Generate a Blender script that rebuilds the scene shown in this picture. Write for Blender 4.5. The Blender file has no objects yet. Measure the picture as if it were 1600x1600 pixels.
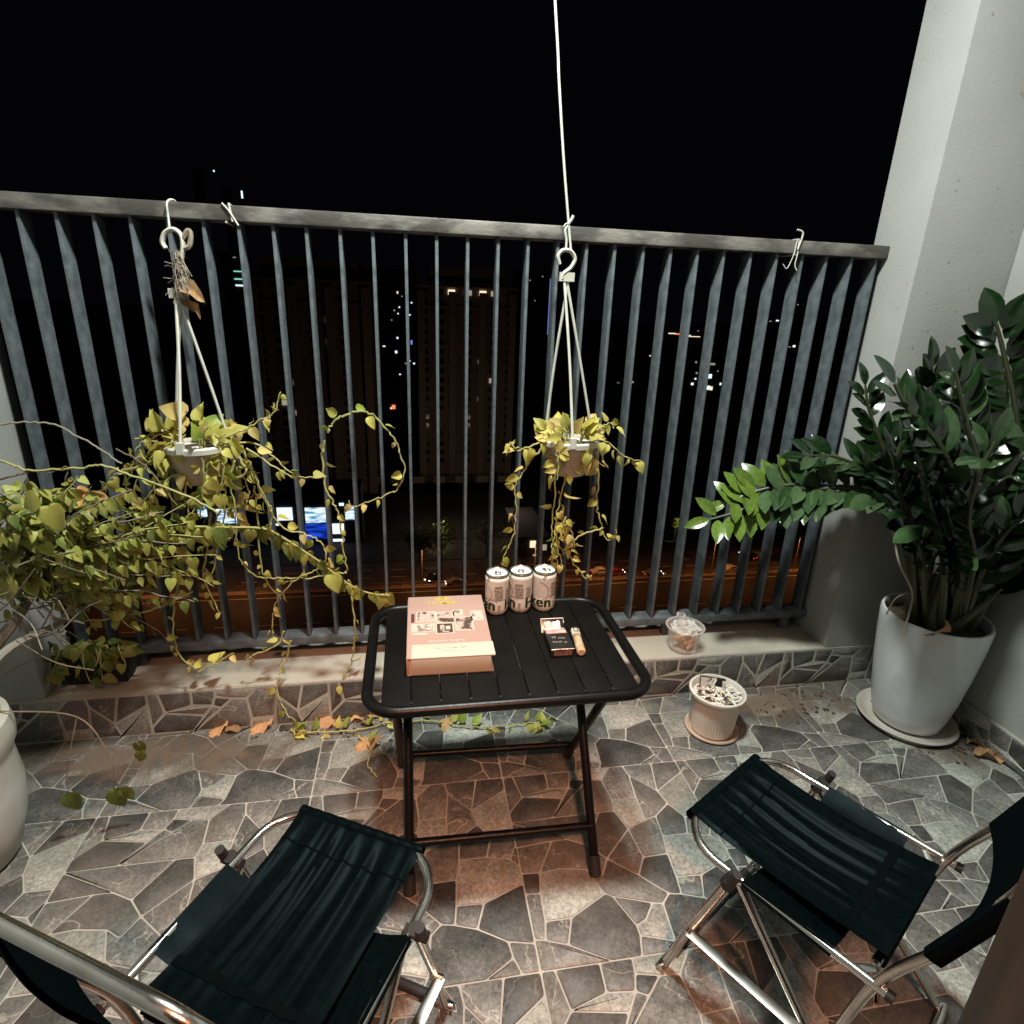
import bpy, bmesh, math, random
from mathutils import Vector as V, Matrix, noise
random.seed(7)
S = 0.55                      # metres per floor tile; builders below work in tile units
sc = bpy.context.scene
col = sc.collection

# ------------------------------------------------------------------ camera
CAM = V((1.5532, -2.5023, 2.4115)); EUL = (1.2390, -0.0348, -0.1644); F = 913.14
cd = bpy.data.cameras.new('camera'); co = bpy.data.objects.new('camera', cd); col.objects.link(co)
cd.sensor_width = 36; cd.lens = 36 * F / 1600; cd.clip_start = .02; cd.clip_end = 6000
co.location = CAM * S; co.rotation_euler = EUL; sc.camera = co
ROT = co.rotation_euler.to_matrix()

# ------------------------------------------------------------------ world (night), exposure
w = bpy.data.worlds.new('World'); sc.world = w; w.use_nodes = True
bg = w.node_tree.nodes['Background']; bg.inputs[0].default_value = (.6, .62, 1, 1); bg.inputs[1].default_value = .0016
sc.view_settings.view_transform = 'Standard'; sc.view_settings.look = 'None'
sc.view_settings.exposure = 0; sc.view_settings.gamma = 1; sc.view_settings.use_curve_mapping = False
try:
    sc.cycles.use_denoising = True; sc.cycles.max_bounces = 8; sc.cycles.transparent_max_bounces = 12
    sc.cycles.caustics_reflective = False; sc.cycles.caustics_refractive = False
except Exception: pass

def light(name, kind, loc, energy, color, size=.2, target=None, spot=None):
    l = bpy.data.lights.new(name, kind); l.energy = energy; l.color = color
    if kind == 'AREA': l.shape = 'DISK'; l.size = size
    else: l.shadow_soft_size = size
    o = bpy.data.objects.new(name, l); col.objects.link(o); o.location = V(loc) * S
    if target is not None:
        o.rotation_euler = (V(target) - V(loc)).to_track_quat('-Z', 'Y').to_euler()
    return o
LAMP = V((1.95, -.60, 5.44))
light('ceiling_lamp_light', 'AREA', LAMP, 112, (.935, 1, .925), .27, LAMP - V((0, 0, 1)))
rl = light('room_lamp_light', 'SPOT', (1.65, -4.3, 5.0), 430, (1, .42, .24), .12, (1.78, -.75, .3)); rl.data.spot_size = math.radians(45); rl.data.spot_blend = 1.0

# ------------------------------------------------------------------ helpers
def at(u, v, x=None, y=None, z=None):
    """point of the place seen at photo position u, v on the plane x, y or z = const (tile units)"""
    d = ROT @ V(((u - 800) / F, (800 - v) / F, -1))
    if z is not None: t = (z - CAM.z) / d.z
    elif y is not None: t = (y - CAM.y) / d.y
    else: t = (x - CAM.x) / d.x
    return CAM + d * t
def proj(p):
    c = ROT.transposed() @ (V(p) - CAM)
    if c.z > -.05: return None
    return (800 + F * c.x / -c.z, 800 - F * c.y / -c.z)

def nodes(name):
    m = bpy.data.materials.new(name); m.use_nodes = True
    nt = m.node_tree; return m, nt, nt.nodes['Principled BSDF']
def mat(name, c, rough=.6, metal=0, c2=None, scale=20, bump=0, bscale=None, spec=.5, detail=4, rnd=0, emit=None, es=1, rv=0, stretch=None, coat=0, lo=.35, hi=.65):
    m, nt, p = nodes(name); N, L = nt.nodes, nt.links
    p.inputs['Roughness'].default_value = rough; p.inputs['Metallic'].default_value = metal
    p.inputs['Specular IOR Level'].default_value = spec; p.inputs['Coat Weight'].default_value = coat
    tc = N.new('ShaderNodeTexCoord'); mp = N.new('ShaderNodeMapping'); L.new(tc.outputs['Object'], mp.inputs[0])
    if stretch: mp.inputs['Scale'].default_value = stretch
    out = None
    if c2 or rnd:
        mx = N.new('ShaderNodeMix'); mx.data_type = 'RGBA'
        mx.inputs[6].default_value = (*c, 1); mx.inputs[7].default_value = (*(c2 or c), 1)
        nz = N.new('ShaderNodeTexNoise'); nz.inputs['Scale'].default_value = scale; nz.inputs['Detail'].default_value = detail
        L.new(mp.outputs[0], nz.inputs['Vector'])
        mr = N.new('ShaderNodeMapRange'); mr.inputs[1].default_value = lo; mr.inputs[2].default_value = hi
        L.new(nz.outputs[0], mr.inputs[0]); L.new(mr.outputs[0], mx.inputs[0]); out = mx.outputs[2]
        if rv:
            m2 = N.new('ShaderNodeMapRange'); m2.inputs[3].default_value = rough - rv; m2.inputs[4].default_value = rough + rv
            L.new(nz.outputs[0], m2.inputs[0]); L.new(m2.outputs[0], p.inputs['Roughness'])
        if rnd:
            oi = N.new('ShaderNodeObjectInfo'); hs = N.new('ShaderNodeHueSaturation')
            r2 = N.new('ShaderNodeMapRange'); r2.inputs[3].default_value = 1 - rnd; r2.inputs[4].default_value = 1 + rnd
            L.new(oi.outputs['Random'], r2.inputs[0]); L.new(r2.outputs[0], hs.inputs['Value']); L.new(out, hs.inputs['Color']); out = hs.outputs[0]
        L.new(out, p.inputs['Base Color'])
    else: p.inputs['Base Color'].default_value = (*c, 1)
    if bump:
        nb = N.new('ShaderNodeTexNoise'); nb.inputs['Scale'].default_value = bscale or scale * 2; nb.inputs['Detail'].default_value = 5
        L.new(mp.outputs[0], nb.inputs['Vector'])
        b = N.new('ShaderNodeBump'); b.inputs['Strength'].default_value = bump; b.inputs['Distance'].default_value = .004
        L.new(nb.outputs[0], b.inputs['Height']); L.new(b.outputs[0], p.inputs['Normal'])
    if emit:
        p.inputs['Emission Color'].default_value = (*emit, 1); p.inputs['Emission Strength'].default_value = es
    return m
def leafmat(name, c, c2, rough=.45, trans=.3, scale=30, rnd=.25, spec=.4, hue=.02):
    m = mat(name, c, rough, c2=c2, scale=scale, rnd=rnd, spec=spec, bump=.04 if name.startswith('glossy') else .25, bscale=90, lo=.3, hi=.7)
    nt = m.node_tree; N, L = nt.nodes, nt.links; p = N['Principled BSDF']; o = N['Material Output']
    src = p.inputs['Base Color'].links[0].from_socket
    t = N.new('ShaderNodeBsdfTranslucent'); L.new(src, t.inputs[0])
    mx = N.new('ShaderNodeMixShader'); mx.inputs[0].default_value = trans
    L.new(p.outputs[0], mx.inputs[1]); L.new(t.outputs[0], mx.inputs[2]); L.new(mx.outputs[0], o.inputs[0])
    return m
def stonemat(name, c, c2, vein):
    m = mat(name, c, .5, c2=c2, scale=9, detail=9, rnd=.28, bump=.6, bscale=30, rv=.12, spec=.35)
    nt = m.node_tree; N, L = nt.nodes, nt.links; p = N['Principled BSDF']
    src = p.inputs['Base Color'].links[0].from_socket
    tc = N.new('ShaderNodeTexCoord'); oi = N.new('ShaderNodeObjectInfo')
    ad = N.new('ShaderNodeVectorMath'); ad.operation = 'ADD'; L.new(tc.outputs['Object'], ad.inputs[0]); L.new(oi.outputs['Location'], ad.inputs[1])
    # fine speckle
    n2 = N.new('ShaderNodeTexNoise'); n2.inputs['Scale'].default_value = 130; n2.inputs['Detail'].default_value = 6; n2.inputs['Roughness'].default_value = .7
    L.new(ad.outputs[0], n2.inputs['Vector'])
    r2 = N.new('ShaderNodeMapRange'); r2.inputs[1].default_value = .3; r2.inputs[2].default_value = .7; r2.inputs[3].default_value = .45; r2.inputs[4].default_value = 1.65
    L.new(n2.outputs[0], r2.inputs[0])
    mu = N.new('ShaderNodeMix'); mu.data_type = 'RGBA'; mu.blend_type = 'MULTIPLY'; mu.inputs[0].default_value = 1
    L.new(src, mu.inputs[6]); L.new(r2.outputs[0], mu.inputs[7])
    # wandering pale veins
    n1 = N.new('ShaderNodeTexNoise'); n1.inputs['Scale'].default_value = 5.5; n1.inputs['Detail'].default_value = 5; n1.inputs['Distortion'].default_value = .8
    L.new(ad.outputs[0], n1.inputs['Vector'])
    s1 = N.new('ShaderNodeMath'); s1.operation = 'SUBTRACT'; s1.inputs[1].default_value = .5; L.new(n1.outputs[0], s1.inputs[0])
    s2 = N.new('ShaderNodeMath'); s2.operation = 'ABSOLUTE'; L.new(s1.outputs[0], s2.inputs[0])
    r1 = N.new('ShaderNodeMapRange'); r1.inputs[1].default_value = 0; r1.inputs[2].default_value = .007; r1.inputs[3].default_value = vein; r1.inputs[4].default_value = 0
    L.new(s2.outputs[0], r1.inputs[0])
    mx = N.new('ShaderNodeMix'); mx.data_type = 'RGBA'; mx.inputs[7].default_value = (.5, .48, .42, 1)
    L.new(r1.outputs[0], mx.inputs[0]); L.new(mu.outputs[2], mx.inputs[6])
    # dust and soil film over everything, in broad patches
    n3 = N.new('ShaderNodeTexNoise'); n3.inputs['Scale'].default_value = 2.2; n3.inputs['Detail'].default_value = 6; L.new(ad.outputs[0], n3.inputs['Vector'])
    r3 = N.new('ShaderNodeMapRange'); r3.inputs[1].default_value = .48; r3.inputs[2].default_value = .8; r3.inputs[3].default_value = 0; r3.inputs[4].default_value = .5
    L.new(n3.outputs[0], r3.inputs[0])
    m3 = N.new('ShaderNodeMix'); m3.data_type = 'RGBA'; m3.inputs[7].default_value = (.20, .165, .13, 1)
    L.new(r3.outputs[0], m3.inputs[0]); L.new(mx.outputs[2], m3.inputs[6]); L.new(m3.outputs[2], p.inputs['Base Color'])
    return m
def clearmat(name, c, opac, rough=.1):
    m, nt, p = nodes(name); N, L = nt.nodes, nt.links
    p.inputs['Base Color'].default_value = (*c, 1); p.inputs['Roughness'].default_value = rough
    t = N.new('ShaderNodeBsdfTransparent'); mx = N.new('ShaderNodeMixShader'); lw = N.new('ShaderNodeLayerWeight'); lw.inputs[0].default_value = .25
    mr = N.new('ShaderNodeMapRange'); mr.inputs[3].default_value = opac; mr.inputs[4].default_value = min(1, opac + .5)
    L.new(lw.outputs['Facing'], mr.inputs[0]); L.new(mr.outputs[0], mx.inputs[0])
    L.new(t.outputs[0], mx.inputs[1]); L.new(p.outputs[0], mx.inputs[2]); L.new(mx.outputs[0], N['Material Output'].inputs[0])
    return m

class MB:
    def __init__(s, o=(0, 0, 0)): s.v = []; s.f = []; s.o = V(o)
    def add(s, vs, fs):
        n = len(s.v); s.v += [V(p) for p in vs]; s.f += [tuple(i + n for i in f) for f in fs]; return s
    def box(s, a, b, m=None):
        x0, y0, z0 = a; x1, y1, z1 = b
        vs = [V(p) for p in ((x0,y0,z0),(x1,y0,z0),(x1,y1,z0),(x0,y1,z0),(x0,y0,z1),(x1,y0,z1),(x1,y1,z1),(x0,y1,z1))]
        if m is not None: vs = [m @ p for p in vs]
        return s.add(vs, [(0,3,2,1),(4,5,6,7),(0,1,5,4),(1,2,6,5),(2,3,7,6),(3,0,4,7)])
    def tube(s, pts, r, n=8, closed=False, rr=None, flat=None):
        P = [V(p) for p in pts]; k = len(P); vs = []; fs = []
        prev = None
        for i in range(k):
            if closed: d = P[(i+1) % k] - P[i-1]
            else: d = P[min(i+1, k-1)] - P[max(i-1, 0)]
            d.normalize() if d.length > 0 else None
            if prev is None:
                a = V((0, 0, 1)) if abs(d.z) < .9 else V((1, 0, 0)); n1 = d.cross(a).normalized()
            else:
                n1 = prev - d * prev.dot(d); n1.normalize()
            prev = n1; n2 = d.cross(n1); ri = rr[i] if rr else r
            for j in range(n):
                t = 2 * math.pi * j / n; vs.append(P[i] + (n1 * math.cos(t) + n2 * math.sin(t) * (flat or 1)) * ri)
        for i in range(k if closed else k - 1):
            a = i * n; b = ((i + 1) % k) * n
            for j in range(n): fs.append((a + j, a + (j+1) % n, b + (j+1) % n, b + j))
        if not closed: fs.append(tuple(range(n - 1, -1, -1))); fs.append(tuple((k-1) * n + j for j in range(n)))
        return s.add(vs, fs)
    def lathe(s, prof, c=(0, 0, 0), n=40, rib=0, ribn=0, tilt=None):
        c = V(c); vs = []; fs = []; k = len(prof)
        for i, q in enumerate(prof):
            r, z = q[:2]
            for j in range(n):
                t = 2 * math.pi * j / n; ri = r + (rib * (1 if (j * ribn // n) % 2 else 0) if len(q) > 2 else 0)
                p = V((ri * math.cos(t), ri * math.sin(t), z)); vs.append(c + (tilt @ p if tilt is not None else p))
        for i in range(k - 1):
            for j in range(n): fs.append((i*n + j, i*n + (j+1) % n, (i+1)*n + (j+1) % n, (i+1)*n + j))
        if prof[0][0] > 1e-6: fs.append(tuple(range(n - 1, -1, -1)))
        if prof[-1][0] > 1e-6: fs.append(tuple((k-1)*n + j for j in range(n)))
        return s.add(vs, fs)
    def prism(s, poly, d, z0=0, z1=1, fr=None):
        fr = fr or (lambda x, y, z: V((x, y, z))); n = len(poly)
        vs = [fr(x, y, z0) for x, y in poly] + [fr(x, y, z1) for x, y in poly]
        fs = [tuple(range(n - 1, -1, -1)), tuple(range(n, 2*n))] + [(i, (i+1) % n, n + (i+1) % n, n + i) for i in range(n)]
        return s.add(vs, fs)
    def grid(s, fn, nu, nv):
        vs = [fn(i / nu, j / nv) for j in range(nv + 1) for i in range(nu + 1)]; a = nu + 1
        return s.add(vs, [(j*a + i, j*a + i + 1, (j+1)*a + i + 1, (j+1)*a + i) for j in range(nv) for i in range(nu)])
    def mesh(s, name, m, smooth=True, bevel=0, ang=40):
        me = bpy.data.meshes.new(name); me.from_pydata([(p - s.o) * S for p in s.v], [], s.f); me.update()
        bm = bmesh.new(); bm.from_mesh(me)
        if bevel:
            bmesh.ops.bevel(bm, geom=[e for e in bm.edges if len(e.link_faces) == 2 and e.calc_face_angle(0) > .6], offset=bevel * S, segments=2, affect='EDGES', profile=.6)
        bmesh.ops.recalc_face_normals(bm, faces=bm.faces); bm.to_mesh(me); bm.free()
        if smooth:
            me.shade_smooth() if hasattr(me, 'shade_smooth') else None
            me.set_sharp_from_angle(angle=math.radians(ang))
        for mm in (m if isinstance(m, (list, tuple)) else [m]): me.materials.append(mm)
        return me
    def build(s, name, m, parent=None, **k):
        o = bpy.data.objects.new(name, s.mesh(name, m, **k)); col.objects.link(o)
        if parent: o.parent = parent
        else: o.location = s.o * S
        return o
def tag(o, label=None, cat=None, group=None, kind=None):
    if label: o['label'] = label
    if cat: o['category'] = cat
    if group: o['group'] = group
    if kind: o['kind'] = kind
    return o
def thing(name, label, cat, loc=(0, 0, 0), rz=0, group=None):
    o = bpy.data.objects.new(name, None); col.objects.link(o); o.location = V(loc) * S; o.rotation_euler = (0, 0, rz); o.empty_display_size = .05
    return tag(o, label, cat, group)
def place(name, me, parent, M):
    """M: world matrix in tile units"""
    o = bpy.data.objects.new(name, me); col.objects.link(o); M = M.copy(); t = M.translation * S
    if parent: o.parent = parent; t = t - parent.location
    M.translation = t; o.matrix_basis = M; return o
def copy_tree(o, parent=None):
    c = o.copy(); col.objects.link(c)
    if parent: c.parent = parent
    for ch in list(o.children): copy_tree(ch, c)
    return c
def spline(P, n=6):
    P = [V(p) for p in P]
    if len(P) < 3: return [P[0].lerp(P[-1], i / n) for i in range(n + 1)]
    Q = [P[0] * 2 - P[1]] + P + [P[-1] * 2 - P[-2]]; out = []
    for i in range(1, len(Q) - 2):
        a, b, c, d = Q[i-1:i+3]
        for k in range(n):
            t = k / n; out.append(.5 * ((2*b) + (c - a)*t + (2*a - 5*b + 4*c - d)*t*t + (3*b - a - 3*c + d)*t**3))
    return out + [P[-1]]
def text_mesh(txt, size, bold=0, space=1):
    c = bpy.data.curves.new('txt', 'FONT'); c.body = txt; c.size = size; c.offset = bold; c.space_character = space
    c.align_x = 'CENTER'; o = bpy.data.objects.new('txt', c); col.objects.link(o); bpy.context.view_layer.update()
    me = bpy.data.meshes.new_from_object(o.evaluated_get(bpy.context.evaluated_depsgraph_get()))
    bpy.data.objects.remove(o); return me
def text_obj(name, txt, size, m, parent, fn, bold=0, space=1, cut=0):
    """flat lettering laid on a surface by fn(x, y) -> local tile coords"""
    me = text_mesh(txt, size, bold, space); bm = bmesh.new(); bm.from_mesh(me)
    if cut:
        xs = [v.co.x for v in bm.verts]; x = min(xs) + cut
        while x < max(xs):
            bmesh.ops.bisect_plane(bm, geom=bm.verts[:] + bm.edges[:] + bm.faces[:], plane_co=(x, 0, 0), plane_no=(1, 0, 0)); x += cut
    for v in bm.verts: v.co = fn(v.co.x, v.co.y) * S
    bm.to_mesh(me); bm.free(); me.materials.clear(); me.materials.append(m)
    o = bpy.data.objects.new(name, me); col.objects.link(o); o.parent = parent; return o

# ------------------------------------------------------------------ materials
M = dict(
    grout=mat('grout', (.43, .42, .38), .8, c2=(.30, .29, .255), scale=6, bump=.4, bscale=60),
    D=stonemat('stone_dark', (.040, .041, .040), (.092, .090, .085), .18),
    Md=stonemat('stone_grey', (.085, .084, .078), (.165, .162, .150), .6),
    L=stonemat('stone_pale', (.21, .215, .195), (.31, .312, .28), .35),
    cement=mat('cement', (.46, .425, .36), .8, c2=(.30, .27, .22), scale=3.5, detail=8, bump=.5, bscale=70, lo=.3, hi=.72),
    wall=mat('wall_paint', (.40, .40, .385), .8, c2=(.335, .335, .32), scale=2.2, bump=.22, bscale=120, detail=9, spec=.2),
    ceil=mat('ceiling_paint', (.4, .4, .385), .8),
    rail=mat('grey_rail_paint', (.068, .080, .091), .55, c2=(.125, .140, .153), scale=22, detail=10, bump=.3, bscale=120, rv=.1, spec=.3),
    cap=mat('worn_handrail', (.075, .068, .063), .45, c2=(.22, .195, .175), scale=16, detail=11, bump=.4, bscale=90, rv=.15, stretch=(.45, 1, 1), lo=.44, hi=.60),
    black=mat('black_metal', (.0035, .0035, .0035), .32, c2=(.005, .005, .005), scale=40, bump=.12, bscale=400, spec=.2),
    slat=mat('black_slat', (.0038, .0037, .0036), .42, c2=(.006, .0055, .005), scale=12, bump=.3, bscale=500, spec=.10),
    rubber=mat('black_rubber', (.012, .012, .012), .7),
    chrome=mat('chrome', (.66, .63, .59), .2, metal=1, c2=(.50, .46, .42), scale=22, detail=8, rv=.09, bump=.05, bscale=300),
    zinc=mat('zinc_strip', (.62, .62, .58), .34, metal=1, c2=(.5, .5, .46), scale=20),
    fabric=mat('black_cloth', (.0009, .0022, .0027), .40, c2=(.0016, .0034, .0040), scale=60, bump=.06, bscale=900, spec=.034),
    hem=mat('cloth_seam', (.0022, .0035, .004), .75, bump=.2, bscale=500, spec=0),
    white=mat('white_plastic', (.62, .60, .53), .4, c2=(.50, .47, .39), scale=12),
    cord=mat('white_cord', (.58, .56, .50), .8, bump=.4, bscale=500),
    terra=mat('clay_plastic', (.58, .46, .36), .6, c2=(.44, .33, .25), scale=7, bump=.2, bscale=60, detail=6),
    soil=mat('soil', (.035, .024, .016), .95, c2=(.075, .05, .03), scale=60, bump=1, bscale=120),
    pot=mat('white_glaze', (.62, .625, .64), .3, c2=(.50, .495, .49), scale=4.5, detail=11, bump=.08, bscale=14, spec=.5, rv=.08, lo=.45, hi=.78),
    potg=mat('grimy_glaze', (.52, .505, .47), .4, c2=(.42, .38, .31), scale=8, detail=8),
    ash=mat('pale_pot_plastic', (.70, .66, .60), .5, c2=(.58, .52, .46), scale=9, stretch=(1, 1, .25)),
    ashs=mat('clay_saucer', (.55, .43, .33), .6, c2=(.42, .31, .23), scale=9),
    wood=mat('door_frame_brown', (.030, .022, .017), .45, c2=(.075, .052, .038), scale=7, stretch=(6, 6, .35), bump=.2, bscale=30),
    paper=mat('paper', (.52, .46, .37), .7), cover=mat('book_cover', (.34, .225, .185), .5, c2=(.39, .265, .22), scale=4),
    band=mat('book_band', (.46, .43, .355), .55), gold=mat('gold_print', (.46, .40, .04), .4),
    sepia=mat('sepia_print', (.07, .040, .03), .55, c2=(.42, .34, .29), scale=55, detail=2, lo=.44, hi=.56),
    sepia2=mat('sepia_pale_print', (.44, .40, .35), .55, c2=(.20, .145, .11), scale=80, lo=.5, hi=.6), inkb=mat('brown_ink', (.06, .032, .028), .6),
    can=mat('can_white', (.76, .82, .78), .3, spec=.6), canp=mat('can_champagne', (.58, .57, .53), .32, metal=.05, c2=(.53, .515, .475), scale=30),
    cang=mat('can_text_block', (.15, .145, .125), .45, c2=(.36, .33, .29), scale=260, detail=1, stretch=(1, 1, 2.2), lo=.45, hi=.55),
    ink=mat('green_black_ink', (.006, .030, .014), .4), lid=mat('can_lid', (.62, .66, .62), .28, metal=.9), lidg=mat('can_green_rim', (.05, .09, .07), .4, metal=.5),
    pack=mat('pack_black', (.016, .016, .017), .25, spec=.6), pink=mat('pack_pink', (.60, .22, .24), .4, c2=(.7, .42, .36), scale=60), foil=mat('foil', (.8, .72, .62), .3, metal=.6, bump=1, bscale=60),
    lighter=mat('lighter_print', (.62, .46, .30), .35, c2=(.28, .19, .12), scale=26), lighter2=mat('lighter_cream', (.76, .70, .55), .3),
    plum=mat('pack_plum', (.10, .05, .06), .3, c2=(.22, .14, .10), scale=90), butt=mat('cigarette_paper', (.76, .73, .66), .8, rnd=.1), filt=mat('cigarette_filter', (.60, .46, .30), .8), char=mat('ash_grey', (.20, .155, .12), .9, c2=(.07, .055, .045), scale=60),
    tub=clearmat('clear_tub', (.80, .74, .68), .13, .15), bag=clearmat('clear_bag', (.85, .83, .80), .42, .2),
    food=mat('orange_brown_food', (.46, .20, .08), .4, c2=(.62, .36, .18), scale=14, bump=.5, bscale=30),
    dry=leafmat('dry_leaf', (.42, .22, .10), (.58, .33, .16), .8, .15, 14), drydark=leafmat('dry_leaf_dark', (.22, .12, .06), (.42, .25, .12), .8, .1, 14),
    stem=mat('yellow_green_stem', (.33, .33, .10), .6, c2=(.42, .36, .15), scale=20), twig=mat('brown_twig', (.20, .15, .10), .85, c2=(.11, .08, .055), scale=30), pale=mat('pale_twig', (.27, .23, .185), .8),
    zstem=mat('glossy_stem', (.028, .036, .014), .4, c2=(.055, .055, .026), scale=14),
    fluff=mat('dry_fibre', (.40, .33, .26), .9, c2=(.22, .17, .13), scale=60),
    p1=leafmat('pothos_lime', (.50, .46, .08), (.60, .52, .15)), p2=leafmat('pothos_yellow', (.64, .52, .16), (.62, .42, .16)), p3=leafmat('pothos_green', (.20, .30, .04), (.36, .40, .07)),
    b1=leafmat('shrub_leaf', (.26, .25, .045), (.38, .33, .085)), b2=leafmat('shrub_leaf_green', (.10, .15, .03), (.18, .21, .045)), b3=leafmat('shrub_leaf_yellow', (.42, .40, .10), (.29, .31, .07)),
    bract=leafmat('orange_bract', (.60, .26, .09), (.66, .36, .15), .7, .35),
    z1=leafmat('glossy_dark_leaf', (.0045, .015, .004), (.009, .027, .007), .13, .02, 10, .35, .8), z2=leafmat('glossy_mid_leaf', (.020, .050, .016), (.042, .078, .028), .15, .06, 10, .3, .8), z4=leafmat('glossy_grey_green_leaf', (.045, .085, .036), (.075, .12, .052), .2, .1, 10, .3, .6), z3=leafmat('glossy_lime_leaf', (.17, .25, .035), (.09, .17, .03), .22, .18, 12, .2, .5),  # z4: leaf green made paler, lamp light from above put into its colour
    asphalt=mat('asphalt', (.055, .05, .048), .8, c2=(.04, .036, .034), scale=.5, detail=8), asphalt2=mat('asphalt_patched', (.075, .066, .06), .8, c2=(.05, .045, .04), scale=.25, detail=8),
    paint=mat('road_paint', (.6, .58, .5), .7), ground=mat('dark_ground', (.018, .018, .016), .95, c2=(.035, .032, .026), scale=.05, detail=8),
    kerb=mat('kerb_stone', (.30, .24, .19), .8), tower=mat('tower_render', (.30, .235, .19), .85, c2=(.25, .195, .155), scale=.15), tower2=mat('tower_band', (.36, .29, .235), .85),
    glass=mat('dark_glass', (.012, .012, .014), .15), dark=mat('dark_block', (.05, .048, .05), .9), tree=leafmat('street_tree_leaf', (.05, .085, .02), (.11, .14, .035), .6, .2), treel=leafmat('street_tree_lit', (.26, .27, .06), (.34, .33, .09), .6, .25), trunk=mat('bark', (.07, .05, .035), .9),  # treel: paler copy of the tree leaf, lamplight put into its colour
)
M['fabric'].node_tree.nodes['Principled BSDF'].inputs['Specular Tint'].default_value = (.64, .88, 1, 1)
def lit(name, c, s): return mat(name, c, .5, emit=c, es=s)
M.update(w_warm=lit('window_warm', (1, .82, .55), 1.1), w_cool=lit('window_cool', (.8, .93, 1), 1.3), w_dim=lit('window_dim', (.9, .8, .6), .35), w_cyan=lit('window_green', (.3, 1, .75), .8), w_blue=lit('window_blue', (.3, .4, 1), .6),
         scr=lit('screen_white', (.80, .93, 1), 1.2), scrb=lit('screen_blue', (.01, .05, .85), .9), glow=lit('street_lamp_glow', (1, .55, .2), 6), head=lit('headlamp', (1, .93, .82), 4), tail=lit('tail_lamp', (1, .08, .03), 1.2), sign_red=lit('red_lamp', (1, .25, .1), 1.2))
# a shop front screen: pale bands with a dim picture
def screen(name, ca, cb, s):
    m, nt, p = nodes(name); N, L = nt.nodes, nt.links
    tc = N.new('ShaderNodeTexCoord'); mp = N.new('ShaderNodeMapping'); mp.inputs['Scale'].default_value = (.25, 1, 1.2); L.new(tc.outputs['Object'], mp.inputs[0])
    nz = N.new('ShaderNodeTexNoise'); nz.inputs['Scale'].default_value = 1.1; nz.inputs['Detail'].default_value = 6; L.new(mp.outputs[0], nz.inputs['Vector'])
    r = N.new('ShaderNodeValToRGB'); r.color_ramp.elements[0].position = .42; r.color_ramp.elements[1].position = .58
    r.color_ramp.elements[0].color = (*ca, 1); r.color_ramp.elements[1].color = (*cb, 1); L.new(nz.outputs[0], r.inputs[0])
    L.new(r.outputs[0], p.inputs['Emission Color']); p.inputs['Emission Strength'].default_value = s; p.inputs['Base Color'].default_value = (.02, .02, .02, 1); return m
M['scr2'] = screen('screen_picture', (.05, .28, .5), (.85, .95, 1), 1.1); M['scrb'] = screen('screen_blue_picture', (.004, .02, .22), (.02, .10, .95), .8)

# ------------------------------------------------------------------ the crazy-paving tile (stone outlines in one tile, 0..1)
W = {k: ((x - 41) / 818, 1 - (y - 41) / 818) for k, (x, y) in dict(
 TL=(41,41),A=(86,41),B=(235,41),C=(345,41),D=(538,41),E=(601,41),F=(740,41),TR=(859,41),G=(109,161),H=(230,128),I=(320,137),J=(337,88),K=(413,104),Lq=(478,109),Mm=(357,155),N=(281,190),O=(41,236),P=(217,283),Q=(41,289),R=(412,283),S=(479,283),T=(489,226),U=(599,221),V=(612,100),W=(705,202),X=(859,109),Y=(722,274),Z=(765,350),a=(859,350),b=(644,330),c=(595,344),d=(507,378),f=(321,430),f1=(246,392),g=(185,392),h=(41,404),i=(41,516),j=(110,521),k=(184,515),l=(287,530),m=(339,564),n=(378,497),o=(304,575),o1=(327,633),p=(350,647),q=(520,697),r=(557,664),P1=(474,580),t1=(520,510),u=(620,507),w=(635,427),x=(740,429),y=(826,449),z=(859,395),a2=(859,482),b2=(859,555),c2=(709,610),d2=(612,606),e2=(602,673),f2=(676,697),g2=(772,752),h2=(859,770),i2=(781,805),j2=(802,859),k2=(686,859),m2=(508,827),n2=(490,859),o2=(380,859),p2=(398,793),q2=(398,760),r2=(438,744),s2=(484,690),t2=(275,859),u2=(150,790),w2=(78,765),x2=(41,757),y2=(91,703),z2=(183,703),a3=(96,600),b3=(41,598),BL=(41,859),BR=(859,859)).items()}
TILE = [(t, [W[k] for k in s.split()]) for t, s in [
 ('M','TL A G O'),('D','A B H G'),('M','B C J I H'),('L','G H I N'),('D','O G N P Q'),('L','C D Lq K J'),('D','J K Mm I'),('M','I Mm P N'),('M','K Lq T S R P Mm'),('M','Q P R f f1'),('D','Q f1 g h'),('D','R S d n f'),('M','h g j i'),('M','g f1 f n m l k j'),('M','d t1 P1 n'),('M','n P1 r q s2 p o1 o l m'),('L','j k l o o1 z2 y2 a3'),('D','i j a3 b3'),('M','b3 a3 y2 w2 x2'),('M','y2 z2 u2 w2'),('D','z2 o1 p q2 p2 o2 t2 u2'),('M','p s2 r2 q2'),('L','s2 q m2 p2 q2 r2'),('M','p2 m2 n2 o2'),('M','x2 w2 u2 t2 BL'),('D','q r e2 f2 g2 i2 k2 n2 m2'),('M','g2 h2 BR j2 i2'),('M','i2 j2 k2'),('M','D E V U T Lq'),('L','T U c d S'),('M','V W Y b c U'),('M','E F W V'),('D','F TR X W'),('L','W X a Z Y'),('D','b Y Z x w'),('M','Z a z y x'),('M','z a2 y'),('M','d c b w u t1'),('L','w x y a2 b2 c2 d2 u'),('D','t1 u d2 e2 r P1'),('M','d2 c2 f2 e2'),('D','c2 b2 h2 g2 f2')]]
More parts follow.
